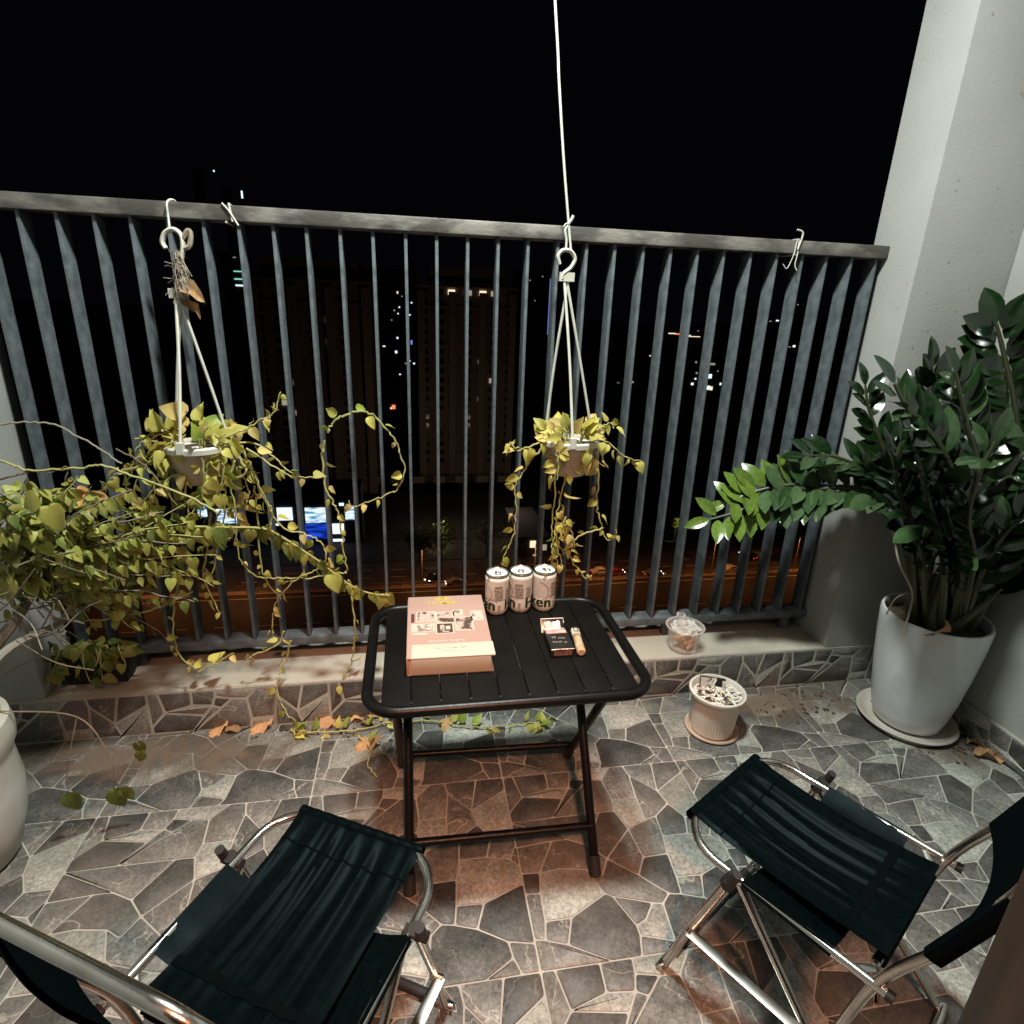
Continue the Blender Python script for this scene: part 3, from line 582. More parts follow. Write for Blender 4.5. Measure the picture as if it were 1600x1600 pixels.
# left pot and the shrub in it
cP = V((-.475, -.2, 0)); t = thing('plant_pot', 'large white ceramic pot cut off by the left edge of the picture', 'plant pot', cP)
mb = MB(cP); mb.lathe([(.001, 0), (.20, 0), (.235, .03), (.285, .2), (.302, .36), (.292, .50), (.298, .545), (.314, .58), (.318, .635), (.308, .69), (.283, .705), (.27, .69), (.27, .66), (.001, .66)], cP, 56); mb.build('pot_body', M['potg'], t)
mb = MB(cP); mb.lathe([(.268, .662), (.15, .668), (.001, .665)], cP, 30); mb.build('soil', M['soil'], t)
base = cP + V((.05, .06, .665))
sh = thing('bougainvillea_shrub', 'sprawling bougainvillea shrub with green and yellow leaves beside the left pillar', 'shrub', base)
trunk = spline([base, base + V((.02, .2, .12))] + px([(30, 960, .25), (60, 900, .33)], .3), 6); mb = MB(base); mb.tube(trunk, .03, 7, rr=[.032 - .014 * i / len(trunk) for i in range(len(trunk))]); mb.build('stem', M['twig'], sh)
trunk2 = spline([base + V((.05, 0, 0))] + px([(0, 1025, .1), (85, 978, .38), (105, 958, .45), (140, 900, .5)], .3), 6); mb = MB(base); mb.tube(trunk2, .02, 7, rr=[.022 - .01 * i / len(trunk2) for i in range(len(trunk2))]); mb.build('stem', M['pale'], sh)
WS = (4, 3, 2, 3, 2, 1.5, 2)
mids = [(20, 930), (80, 930), (25, 900), (60, 880), (95, 910), (45, 930)]
for k in range(46):
    a = at(random.uniform(-20, 110), random.uniform(860, 1010), y=random.uniform(.1, .45)); b = a + V((random.gauss(.02, .12), random.gauss(0, .12), random.gauss(.02, .12))); mb = MB(base); mb.tube(spline([a, a.lerp(b, .5) + rv(.03), b], 4), .0035, 4); mb.build('twig', M[random.choice(('twig', 'twig', 'pale'))], sh)
for e, n, y in (((120, 745), 12, .42), ((60, 762), 12, .30), ((15, 775), 10, .2), ((205, 765), 12, .5), ((255, 800), 12, .48), ((300, 815), 12, .5), ((290, 850), 12, .44), ((240, 875), 12, .4), ((190, 905), 11, .36), ((150, 820), 12, .35), ((85, 800), 12, .2), ((25, 830), 11, .12), ((340, 868), 10, .5), ((165, 780), 11, .3), ((10, 880), 8, .15), ((120, 870), 11, .25), ((225, 835), 12, .38), ((70, 840), 11, .18), ((270, 900), 9, .42), ((210, 930), 9, .4), ((150, 900), 8, .3), ((20, 800), 9, .1), ((320, 770), 10, .55), ((0, 770), 9, .2), ((40, 745), 9, .3), ((95, 770), 10, .35), ((140, 760), 10, .45), ((60, 800), 10, .3), ((110, 830), 10, .3), ((170, 850), 10, .35), ((210, 800), 10, .45), ((260, 850), 10, .45), ((0, 850), 9, .15), ((40, 890), 8, .2), ((200, 880), 9, .35), ((300, 900), 8, .48), ((150, 940), 8, .35), ((360, 840), 9, .52), ((60, 935), 6, .3), ((120, 955), 6, .4), ((185, 955), 7, .42), ((245, 950), 7, .45), ((305, 940), 7, .48), ((335, 915), 7, .5), ((150, 985), 5, .45), ((215, 985), 6, .46), ((20, 960), 5, .25), ((265, 1000), 5, .5)):
    m = random.choice(mids); a = at(*m, y=.28); b = at(*e, y=y); mid = a.lerp(b, .5) + UP * random.uniform(.03, .12)
    vine(sh, [a, mid, b], .0045, int(n * 2.2), (.05, .092), SHRUB, WS, m=random.choice(('twig', 'pale', 'stem')), hang=.75, skip=.2)
# the long drooping branch to the right, leaves hung in a row
lb = px([(180, 850, .45), (250, 826, .48), (309, 823), (345, 824), (412, 826), (445, 842), (470, 858), (500, 878), (530, 902), (560, 921), (590, 929), (612, 930)], .52); P = spline(lb, 6); mb = MB(base); mb.tube(P, .007, 6, rr=[.0075 - .004 * i / len(P) for i in range(len(P))]); mb.build('stem', M['stem'], sh)
for i in range(44):
    tt = .16 + .84 * (i + random.random() * .6) / 44; q = min(int(tt * (len(P) - 1)), len(P) - 2); pos = P[q] + rv(.012)
    d = V((random.gauss(.1, .28), random.gauss(-.12, .25), -1)); s = random.uniform(.06, .115) * (1.1 - .5 * max(0, tt - .5) * 2 * .6)
    place('leaf', random.choices(SHRUB, (4, 3, 3, 2, 2, 3, 1))[0], sh, frame(pos, d, V((random.gauss(0, .5), -1, .5)), s))
for pts, r, m in (([(-20, 668), (20, 661), (50, 660), (85, 663), (130, 686), (160, 704), (190, 725)], .0045, 'pale'), ([(-20, 715), (20, 726), (45, 735), (90, 733), (130, 731), (160, 727), (205, 742), (250, 758), (300, 778), (340, 800)], .006, 'stem'), ([(-15, 752), (15, 745), (45, 738)], .005, 'twig'), ([(0, 1060), (40, 1035), (85, 1022)], .004, 'pale'),
                  ([(10, 905), (35, 920), (65, 945), (92, 973)], .008, 'white'), ([(105, 960), (130, 935), (175, 915), (215, 890)], .005, 'twig'), ([(100, 965), (125, 905), (118, 870)], .006, 'twig'), ([(60, 1000), (30, 970), (10, 900), (5, 860)], .012, 'pale'), ([(105, 970), (160, 968), (190, 965), (245, 950), (300, 925)], .005, 'stem'), ([(80, 820), (130, 850), (175, 905)], .005, 'pale'), ([(180, 700), (230, 730), (275, 790)], .004, 'twig'), ([(75, 740), (105, 730), (100, 760)], .004, 'twig')):
    P = spline(px(pts, .5), 6); P = [q + rv(.004) for q in P]; mb = MB(base); mb.tube(P, r, 5); mb.build('stem', M[m], sh)
for u, v in ((118, 766), (128, 764), (137, 772), (146, 775), (151, 780), (144, 785), (123, 775), (132, 779)):
    place('bract', random.choice(BRACT), sh, frame(at(u - 6, v - 5, y=.46), V((random.gauss(.3, .5), -.3, random.gauss(-.4, .4))), TOCAM + rv(.5), .095))
for u, v, s in ((62, 775, .12), (75, 790, .12), (20, 905, .12), (0, 830, .13)):
    place('leaf', SHRUB[0], sh, frame(at(u, v, y=.15), V((random.gauss(0, .5), -.3, -1)), TOCAM + rv(.4), s))
# three low leaves on a thin drooping shoot
P = spline([base + V((.2, .05, .05))] + px([(120, 1120, -.05), (170, 1180, -.08), (185, 1232, -.1)], 0), 6); mb = MB(base); mb.tube(P, .0035, 4); mb.build('stem', M['twig'], sh)
P2 = spline(px([(170, 1180, -.08), (205, 1160, .0), (218, 1165, .02)], 0), 5); mb = MB(base); mb.tube(P2, .003, 4); mb.build('stem', M['twig'], sh)
P3 = spline(px([(120, 1120, -.05), (105, 1200, -.1), (108, 1238, -.12)], 0), 5); mb = MB(base); mb.tube(P3, .003, 4); mb.build('stem', M['twig'], sh)
for u, v, y, dx, s, k in ((178, 1232, -.1, .2, .13, 2), (196, 1228, -.09, .15, .10, 5), (108, 1238, -.12, .2, .12, 5), (216, 1158, .02, .1, .085, 2), (222, 1172, .02, -.3, .08, 5)):
    place('leaf', SHRUB[k], sh, frame(at(u, v, y=y), V((dx, -.1, -1)), V((random.gauss(0, .2), -1, .4)), s))
# small black trough on the ledge with its own plant
cT = V((-.27, .76, ZL)); t = thing('planter_trough', 'small black plastic trough on the ledge beside the left pillar', 'planter', cT)
mb = MB(cT)
def trough(z, k): return [(cT.x - .14 - k, cT.y - .05 - k * .5), (cT.x + .16 + k, cT.y - .05 - k * .5), (cT.x + .16 + k, cT.y + .06), (cT.x - .14 - k, cT.y + .06)]
A = trough(0, 0); B = trough(0, .055); n = 4
mb.add([V((*p, ZL + .002)) for p in A] + [V((*p, ZL + .17)) for p in B] + [V((p[0] * .94 + cT.x * .06, p[1] * .94 + cT.y * .06, ZL + .17)) for p in B] + [V((p[0] * .94 + cT.x * .06, p[1] * .94 + cT.y * .06, ZL + .14)) for p in B], [(3, 2, 1, 0)] + [(i + a, (i + 1) % 4 + a, (i + 1) % 4 + a + 4, i + a + 4) for a in (0, 4, 8) for i in range(4)] + [(12, 13, 14, 15)]); mb.build('trough_body', M['rubber'], t, bevel=.004)
mb = MB(cT); mb.add([V((p[0] * .92 + cT.x * .08, p[1] * .92 + cT.y * .08, ZL + .15)) for p in B], [(0, 1, 2, 3)]); mb.build('soil', M['soil'], t)
tl = thing('trailing_plant', 'dense green trailing plant spilling over the small black trough', 'plant', cT + V((0, 0, .15)))
for k in range(9):
    a = cT + V((-.12 + .035 * k, 0, .15)); b = a + V((random.gauss(0, .03), -.06, .10)); c = b + V((random.gauss(.03, .04), -.09, -random.uniform(.05, .18)))
    vine(tl, [a, b, c], .006, 8, (.08, .11), SHRUB, (3, 2, 5, 1, 2, 4, 0), hang=.8)
# floor runner of pothos under the table
fv = thing('pothos_runner', 'pothos runner with small green leaves lying along the foot of the kerb', 'plant', at(520, 1143, z=.02))
for pts, n in (([(430, 1070, .57), (440, 1100, .55), (458, 1128, .5)], 2), ):
    vine(fv, px(pts, .57), .006, n, (.06, .08), POTHOS, (3, 1, 1, 0, 4, 0, 0))
for pts, n in (([(455, 1138), (480, 1143), (520, 1144), (560, 1140), (607, 1128), (625, 1120)], 13), ([(560, 1150), (580, 1170), (575, 1195), (590, 1215)], 1), ([(600, 1130), (660, 1126), (710, 1132), (745, 1136), (790, 1134), (840, 1128), (862, 1120)], 14), ([(455, 1140), (462, 1148)], 5), ([(835, 1128), (850, 1135)], 6), ([(600, 1110), (640, 1112), (690, 1105)], 3)):
    P = [at(u, v, z=.025) for u, v in pts]; vine(fv, P, .006, n, (.065, .095), POTHOS, (3, 1, .6, 0, 5, 1, 0), hang=-.25)

# fallen leaves
def dryleaf(u, v, s, label, k, ang, z=.012):
    p = at(u, v, z=z); o = place('dry_leaf', DRYM[k], None, frame(p + V((0, 0, .012)), V((math.cos(ang), math.sin(ang), .08)), UP + rv(.3), s)); tag(o, label, 'dry leaf', 'dry leaves fallen on the balcony floor')
for a in ((327, 1146, .11, 'orange dry leaf at the kerb foot, left of all other fallen leaves', 1, .3), (352, 1144, .10, 'thin brown curled leaf lying by the kerb left of the runner', 0, .1), (392, 1142, .13, 'folded orange leaf lying alone just left of the green runner', 1, .2),
          (548, 1128, .17, 'biggest crumpled orange leaf lying behind the runner', 2, .5), (520, 1135, .15, 'curled brown leaf left of the big crumpled one', 1, 2.0), (574, 1120, .14, 'dry leaf leaning on the kerb face beside the big crumpled one', 1, 1.0), (585, 1135, .11, 'dark brown leaf tangled in the runner by the table leg', 0, 2.6),
          (556, 1168, .15, 'bright orange leaf in front of the runner beside the left table legs', 1, .1), (690, 1136, .10, 'small orange leaf under the middle of the table', 1, .6), (860, 1100, .13, 'pale dry leaf standing by the kerb behind the table', 2, .2),
          (1510, 1160, .22, 'large yellow brown leaf lying against the pot saucer', 2, -.5), (1530, 1168, .21, 'curled brown leaf in the heap beside the big white pot', 1, -.9), (1548, 1180, .17, 'ragged brown leaf at the skirting end of the heap by the big pot', 2, -.6), (1520, 1180, .18, 'flat grey brown leaf under the heap by the big pot', 0, -.4)):
    dryleaf(*a)
dirt = MB()
random.seed(11)
for i in range(150):
    u, v = (random.gauss(1250, 34), random.gauss(1098, 17)) if i < 60 else ((random.uniform(330, 640), random.gauss(1143, 7)) if i < 110 else (random.gauss(1500, 30), random.gauss(1172, 9)))
    p = at(u, v, z=.01); s = random.uniform(.002, .006); a = random.random() * 3
    if p.y > YC - .02: continue
    dirt.box((-s * 1.8, -s, 0), (s * 1.8, s, s), Matrix.Translation(p) @ Matrix.Rotation(a, 4, 'Z'))
tag(dirt.build('dirt_crumbs', M['soil'], smooth=False), kind='stuff')

# thin film of washed out soil near the kerb
def soilmat():
    m, nt, p = nodes('soil_film'); N, L = nt.nodes, nt.links
    p.inputs['Base Color'].default_value = (.15, .105, .075, 1); p.inputs['Roughness'].default_value = .9
    tc = N.new('ShaderNodeTexCoord'); nz = N.new('ShaderNodeTexNoise'); nz.inputs['Scale'].default_value = 7; nz.inputs['Detail'].default_value = 9; nz.inputs['Distortion'].default_value = 1.2
    L.new(tc.outputs['Object'], nz.inputs['Vector'])
    sb = N.new('ShaderNodeVectorMath'); sb.operation = 'SUBTRACT'; sb.inputs[1].default_value = (.5, .62, .5); L.new(tc.outputs['Generated'], sb.inputs[0])
    ml = N.new('ShaderNodeVectorMath'); ml.operation = 'MULTIPLY'; ml.inputs[1].default_value = (2, 2, 0); L.new(sb.outputs[0], ml.inputs[0])
    le = N.new('ShaderNodeVectorMath'); le.operation = 'LENGTH'; L.new(ml.outputs[0], le.inputs[0])
    m1 = N.new('ShaderNodeMath'); m1.operation = 'MULTIPLY_ADD'; m1.inputs[1].default_value = -.42; L.new(le.outputs['Value'], m1.inputs[0]); L.new(nz.outputs[0], m1.inputs[2])
    mr = N.new('ShaderNodeMapRange'); mr.inputs[1].default_value = .08; mr.inputs[2].default_value = .42; mr.inputs[4].default_value = .8; L.new(m1.outputs[0], mr.inputs[0])
    t = N.new('ShaderNodeBsdfTransparent'); mx = N.new('ShaderNodeMixShader'); L.new(mr.outputs[0], mx.inputs[0]); L.new(t.outputs[0], mx.inputs[1]); L.new(p.outputs[0], mx.inputs[2]); L.new(mx.outputs[0], N['Material Output'].inputs[0]); return m
sm_ = soilmat()
for x0, y0, x1, y1 in ((3.45, .12, 4.45, YC - .014), (-.95, .12, 1.05, YC - .014), (4.55, -.35, 4.92, .1)):
    mb = MB(((x0 + x1) / 2, (y0 + y1) / 2, 0)); mb.add([V((x0, y0, HGT + .003)), V((x1, y0, HGT + .003)), V((x1, y1, HGT + .003)), V((x0, y1, HGT + .003))], [(0, 1, 2, 3)]); tag(mb.build('soil_film', sm_, smooth=False), kind='stuff')

# ------------------------------------------------------------------ the big white pot and its plant
cB = V((4.645, .155, 0)); t = thing('plant_saucer', 'round white glazed saucer under the big white pot', 'saucer', cB)
mb = MB(cB); mb.lathe([(.001, .012), (.20, .012), (.24, .02), (.268, .052), (.278, .056), (.283, .046), (.25, .008), (.22, .0), (.001, .0)], cB, 56); mb.build('dish', M['potg'], t)
t = thing('plant_pot', 'tall white glazed pot standing in a saucer in the right corner', 'plant pot', cB + V((0, 0, .022)))
prof = [(.001, .022), (.165, .022), (.185, .035), (.208, .11), (.234, .25), (.257, .42), (.274, .58), (.284, .70), (.287, .76), (.282, .775), (.270, .775), (.262, .76), (.262, .70), (.001, .70)]
mb = MB(cB + V((0, 0, .022))); mb.lathe(prof, cB, 64); mb.build('pot_body', M['pot'], t, ang=50)
mb = MB(cB + V((0, 0, .022))); mb.lathe([(.26, .71), (.14, .722), (.001, .72)], cB, 30); mb.build('soil', M['soil'], t)
zz = thing('zz_plant', 'tall glossy dark green plant with arching stems in the big white pot', 'plant', cB + V((0, 0, .72)))
oz = zz.location / S
def frond(pts, r, nl, size, kinds, skip=.3, flat=None, seg=6, up=.35, spread=1):
    P = spline([V(p) for p in pts], seg); k = len(P); mb = MB(oz); mb.tube(P, r, 7, rr=[r * (1.25 - .85 * i / k) for i in range(k)]); mb.build('stem', M['zstem'], zz)
    L = [0]
    for i in range(1, k): L.append(L[-1] + (P[i] - P[i-1]).length)
    for i in range(nl):
        tt = (skip + (1 - skip) * (i + .3) / nl) * L[-1]; q = max(j for j in range(k - 1) if L[j] <= tt); f = (tt - L[q]) / max(L[q+1] - L[q], 1e-6)
        pos = P[q].lerp(P[q+1], f); tg = (P[q+1] - P[q]).normalized(); nrm = flat if flat is not None else TOCAM
        side = tg.cross(V(nrm)).normalized()
        for sg in (-1, 1):
            if random.random() < .06: continue
            d = tg * ((.45 if kinds == 'tip' else .82) + .2 * i / nl) + side * sg * spread * .85 + V(nrm) * up * random.uniform(.6, 1.1) + rv(.08); s = random.uniform(*size) * (1 - .28 * abs(2 * (i / nl) - .9))
            kk = (('z3' if i / nl > random.uniform(.45, .75) else random.choice(('z4', 'z4', 'z2'))) if kinds == 'tip' else kinds) if isinstance(kinds, str) else random.choice(kinds)
            place('leaflet', random.choice(ZZ[kk]), zz, frame(pos + side * sg * r, d, (V(nrm) if random.random() < .6 else V((-.66, -.4, .62))) + side * sg * -.2 + rv(.18), s))
    kk = 'z3' if kinds == 'tip' else kinds if isinstance(kinds, str) else kinds[0]; place('leaflet', ZZ[kk][0], zz, frame(P[-1], P[-1] - P[-2], flat or TOCAM, size[0] * .8))
def zbase(a, r=.13): return cB + V((math.cos(a) * r, math.sin(a) * r, .71))
def zp(*pts): return [at(u, v, y=y) for u, v, y in pts]
zb = zbase
frond([zb(.3)] + zp((1572, 860, .16), (1590, 740, .2), (1588, 650, .24), (1570, 560, .28), (1556, 505, .3)), .022, 21, (.25, .31), 'zw', .34, V((-.5, -.8, .1)))
frond([zb(2)] + zp((1490, 850, .22), (1462, 740, .25), (1450, 650, .28), (1456, 575, .3)), .022, 19, (.21, .26), 'zw', .28, V((.2, -.9, .3)))
frond([zb(1)] + zp((1520, 840, .12), (1528, 740, .12), (1510, 660, .14), (1494, 585, .16)), .02, 16, (.20, .25), ('z1', 'z1', 'z2'), .28, V((-.1, -.8, .5)))
frond([zb(3.2)] + zp((1425, 860, .18), (1390, 790, .32), (1330, 762, .44), (1270, 766, .52), (1205, 778, .58), (1150, 800, .62), (1108, 812, .64)), .018, 17, (.195, .24), 'tip', .36, V((0, -.75, .6)), up=.5)
frond([zb(3.3)] + zp((1420, 850, .2), (1385, 790, .34), (1320, 765, .48), (1250, 757, .56), (1190, 765, .62), (1135, 785, .66)), .016, 14, (.185, .235), 'tip', .46, V((0, -.7, .7)), up=.6)
frond([zb(2.8)] + zp((1420, 830, .3), (1370, 750, .44), (1310, 715, .52), (1258, 712, .56)), .016, 16, (.18, .22), ('z1', 'z2'), .34, V((0, -.6, .8)), up=.5)
frond([zb(2.4)] + zp((1420, 800, .3), (1380, 700, .4), (1358, 640, .44), (1352, 602, .46)), .014, 13, (.17, .21), 'z1', .4, V((.1, -.9, .3)))
frond([zb(4.8)] + zp((1505, 870, -.02), (1500, 780, -.08), (1470, 700, -.1), (1420, 640, -.08), (1398, 600, -.05)), .02, 17, (.21, .25), ('z1', 'z1', 'z2'), .3, V((0, -.7, .7)))
frond([zb(5.4)] + zp((1545, 860, 0), (1560, 780, -.06), (1590, 720, -.1), (1625, 690, -.12)), .018, 15, (.21, .25), ('z1', 'z1', 'z2'), .26, V((-.4, -.7, .6)))
frond([zb(5)] + zp((1520, 880, -.05), (1512, 810, -.12), (1530, 740, -.16), (1555, 690, -.18)), .018, 11, (.21, .25), ('z2', 'z1', 'z1'), .33, V((-.2, -.7, .6)))
frond([zb(4.2)] + zp((1475, 880, -.05), (1455, 800, -.12), (1440, 740, -.15), (1425, 690, -.16)), .018, 11, (.20, .24), ('z2', 'z1', 'z1'), .33, V((.1, -.7, .7)))
frond([zb(5.8)] + zp((1570, 880, .02), (1600, 820, 0), (1640, 790, 0)), .018, 10, (.21, .25), 'z1', .3, V((-.4, -.6, .7)))
frond([zb(0)] + zp((1560, 850, .25), (1600, 780, .3), (1620, 700, .35)), .018, 11, (.22, .26), 'z1', .3, V((-.5, -.8, .2)))
frond([zb(3.7)] + zp((1440, 870, .08), (1415, 800, .06), (1400, 745, .06), (1408, 690, .08)), .016, 10, (.20, .24), 'z1', .33, V((.1, -.8, .5)))
frond([zb(1.4)] + zp((1500, 860, .28), (1480, 790, .32), (1478, 720, .34), (1490, 650, .36)), .016, 11, (.20, .24), 'z1', .33, V((0, -.9, .4)))
frond([zb(5.1)] + zp((1540, 880, -.04), (1575, 830, -.14), (1610, 800, -.18)), .016, 8, (.21, .25), ('z1', 'z2'), .3, V((-.3, -.6, .8)))
frond([zb(4.6)] + zp((1500, 890, -.04), (1490, 840, -.14), (1478, 790, -.18)), .016, 8, (.20, .24), ('z1', 'z2'), .3, V((0, -.6, .8)))
for u, v, y, s, k in ((1450, 858, -.12, .17, 'z2'), (1440, 822, -.1, .2, 'z2'), (1480, 760, -.14, .21, 'z2'), (1580, 740, -.15, .2, 'z2'), (1590, 700, -.16, .2, 'z2'), (1420, 640, -.1, .16, 'z2'), (1545, 720, -.2, .22, 'z2')):
    place('leaflet', ZZ[k][1], zz, frame(at(u, v, y=y), V((random.gauss(-.7, .4), -.35, random.gauss(.1, .2))), V((0, -.4, 1)), s))
for i in range(13):
    a = random.uniform(0, 6.28); b = zb(a, random.uniform(.05, .17)); e = b + V((random.gauss(0, .10), random.gauss(-.03, .08), random.uniform(.28, .6))); mb = MB(oz); mb.tube(spline([b, b.lerp(e, .5) + rv(.02), e], 5), .024, 7, rr=[.034 - .003 * q for q in range(11)]); mb.build('stem', M['zstem'], zz)
for u, v, u2, v2, s in ((1478, 975, 1482, 1010, .12), (1392, 960, 1398, 990, .07)):
    pass
o = place('dry_leaf', DRYM[2], None, frame(at(1479, 970, y=-.135), V((.08, -.12, -1)), V((0, -1, .2)), .14)); tag(o, 'brown withered leaf hanging over the rim of the big white pot', 'dry leaf')
P = spline(px([(1395, 830, .0), (1405, 880, -.06), (1425, 925, -.06), (1420, 960, -.09), (1412, 985, -.09)], 0), 6); mb = MB(oz); mb.tube(P, .006, 5); mb.build('tendril', M['pale'], zz)
P = spline(px([(1425, 925, -.06), (1400, 935, -.03), (1385, 960, 0)], 0), 6); mb = MB(oz); mb.tube(P, .004, 5); mb.build('tendril', M['twig'], zz)

flush()
# ------------------------------------------------------------------ folding table
ZTB = 1.0; X0, X1, Y0, Y1 = 1.360, 2.492, -.655, .145
oT = V(((X0 + X1) / 2, (Y0 + Y1) / 2, 0)); tb = thing('folding_table', 'small black folding table with a slatted top and crossed tube legs', 'table', oT)
R_ = .125; P = []
for cx, cy, a0 in ((X1 - R_, Y1 - R_, 0), (X0 + R_, Y1 - R_, 90), (X0 + R_, Y0 + R_, 180), (X1 - R_, Y0 + R_, 270)):
    for k in range(8): a = math.radians(a0 + 90 * k / 7); P.append(V((cx + R_ * math.cos(a), cy + R_ * math.sin(a), ZTB - .014)))
mb = MB(oT); mb.tube(P, .0235, 10, closed=True); mb.build('rim_tube', M['black'], tb)
sx0, sx1, ns = 1.415, 2.438, 9; sw = (sx1 - sx0) / ns
for i in range(ns):
    mb = MB(oT); mb.box((sx0 + sw * i + .0017, Y0 + .014, ZTB - .016), (sx0 + sw * (i + 1) - .0017, Y1 - .014, ZTB + .0005 * (i % 2))); mb.build('slat', M['slat'], tb, bevel=.003)
for y in (Y0 + .16, Y1 - .16):
    mb = MB(oT); mb.box((sx0 + .005, y - .02, ZTB - .04), (sx1 - .005, y + .02, ZTB - .018)); mb.build('batten', M['black'], tb, bevel=.003)
def leg(a, b, r=.0215):
    a, b = V(a), V(b); mb = MB(oT); mb.tube([a, b], r, 12); o = mb.build('leg', M['black'], tb)
    d = (b - a).normalized(); mb = MB(oT); mb.tube([b - d * .085, b - d * .004], r * 1.22, 12); mb.build('foot_cap', M['rubber'], o); return o
leg((1.51, .02, ZTB - .05), (1.502, -.63, .02)); leg((2.335, .02, ZTB - .05), (2.327, -.65, .02))
leg((1.462, -.50, ZTB - .05), (1.462, .155, .02)); leg((2.39, -.50, ZTB - .05), (2.39, .11, .02))
mb = MB(oT); mb.tube([(1.503, -.52, .19), (2.328, -.535, .19)], .0185, 10); mb.build('crossbar', M['black'], tb)
mb = MB(oT); mb.tube([(1.462, .05, .17), (2.39, .018, .17)], .0185, 10); mb.build('crossbar', M['black'], tb)
mb = MB(oT); mb.box((1.50, -.49, ZTB - .115), (2.30, -.475, ZTB - .075)); mb.build('brace_bar', M['black'], tb, bevel=.003)
for x in (1.54, 2.24):
    mb = MB(oT); mb.box((x - .03, -.515, ZTB - .13), (x + .03, -.45, ZTB - .04)); mb.build('bracket', M['black'], tb, bevel=.006)
for x in (1.462, 2.39):
    mb = MB(oT); mb.box((x - .035, -.53, ZTB - .09), (x + .035, -.47, ZTB - .03)); mb.build('bracket', M['black'], tb, bevel=.006)
    for z in (.86, ): mb = MB(oT); mb.tube([(x + .02, -.50, z), (x + .055, -.50, z)], .013, 8); mb.build('bolt', M['chrome'], tb)
for i in range(1, ns):
    mb = MB(oT); mb.lathe([(.006, 0), (.005, .003), (.001, .004)], (sx0 + sw * i, Y0 + .028, ZTB + .0005), 8); mb.build('rivet', M['chrome'], tb)

# ------------------------------------------------------------------ things on the table
ZS = ZTB + .002
# book
q00, q10, q01 = at(636, 1057, z=ZS), at(770, 1049, z=ZS), at(630, 936, z=ZS + .105)
ang = math.atan2(q10.y - q00.y, q10.x - q00.x); bw, bh, bt = .352, .53, .082
bo = thing('book', 'thick orange book with a pale paper band lying on the table', 'book', q00 + V((0, .0, 0)), ang)
def bbox(name, a, b, m, parent=bo, bev=.002): mb = MB(); mb.box(a, b); return mb.build(name, M[m], parent, bevel=bev)
bbox('page_block', (.006, .008, .006), (bw - .018, bh - .008, bt - .008), 'paper')
bbox('back_cover', (0, 0, 0), (bw, bh, .006), 'cover'); bbox('spine', (-.002, 0, .0055), (.006, bh, bt - .007), 'cover')
fc = bbox('front_cover', (0, 0, bt - .008), (bw + .002, bh, bt), 'cover')
bbox('paper_band', (.018, -.004, bt - .004), (bw + .006, .098, bt + .0025), 'band')
mb = MB(); mb.box((.018, -.004, .006), (bw - .012, .004, bt - .004)); mb.build('band_fold', M['band'], bo, bevel=.001)
Zc = bt + .0008
def bt_text(txt, size, x, y, m, bold=0): return text_obj('lettering', txt, size, M[m], bo, lambda a, b: V((x + a, y + b, Zc)), bold)
bt_text('HOMER', .040, bw * .46, bh * .842, 'gold', .0007); bt_text('Dramatic Surgery', .022, bw * .47, .115, 'band', .0006)
text_obj('lettering', 'Laurence D. Loeb, Editor', .014, M['sepia2'], bo, lambda a, b: V((bw * .52 + a, .058 + b, bt + .0032)), 0); text_obj('lettering', 'translated edition', .011, M['sepia2'], bo, lambda a, b: V((bw * .52 + a, .036 + b, bt + .0032)), 0)
mb = MB()
for k in range(5): a = math.radians(20 + 35 * k); mb.tube([V((bw * .46 + .012 * math.cos(a), bh * .932 + .006 * math.sin(a), Zc)), V((bw * .46 + .036 * math.cos(a), bh * .932 + .026 * math.sin(a), Zc))], .0035, 4)
mb.box((bw * .46 - .03, bh * .925, Zc - .001), (bw * .46 + .03, bh * .933, Zc)); mb.build('ornament', M['gold'], bo)
def pic(x0, y0, x1, y1, m='sepia', edge=True):
    if edge: mb = MB(); mb.box((x0 - .006, y0 - .006, Zc - .0012), (x1 + .006, y1 + .006, Zc)); mb.build('picture_mount', M['band'], bo, smooth=False)
    mb = MB(); mb.box((x0, y0, Zc), (x1, y1, Zc + .0008)); mb.build('picture', M[m], bo, smooth=False)
pic(.015, .285, .03, .36, 'inkb', False); pic(.044, .29, .118, .375, 'sepia'); pic(.132, .275, .205, .365, 'sepia'); pic(.21, .335, .245, .38, 'sepia2'); pic(.022, .205, .112, .265, 'sepia2'); pic(.128, .185, .196, .262, 'inkb'); pic(.215, .205, .285, .315, 'sepia'); pic(.29, .285, .333, .365, 'sepia2')
mb = MB(); mb.box((.02, .175, Zc), (.085, .19, Zc + .0005)); mb.build('caption', M['band'], bo, smooth=False)
for x0, y0, x1, y1 in ((.142, .2, .16, .25), (.166, .21, .186, .24), (.15, .19, .18, .197)):
    mb = MB(); mb.box((x0, y0, Zc + .001), (x1, y1, Zc + .0014)); mb.build('picture_detail', M['sepia2'], bo, smooth=False)
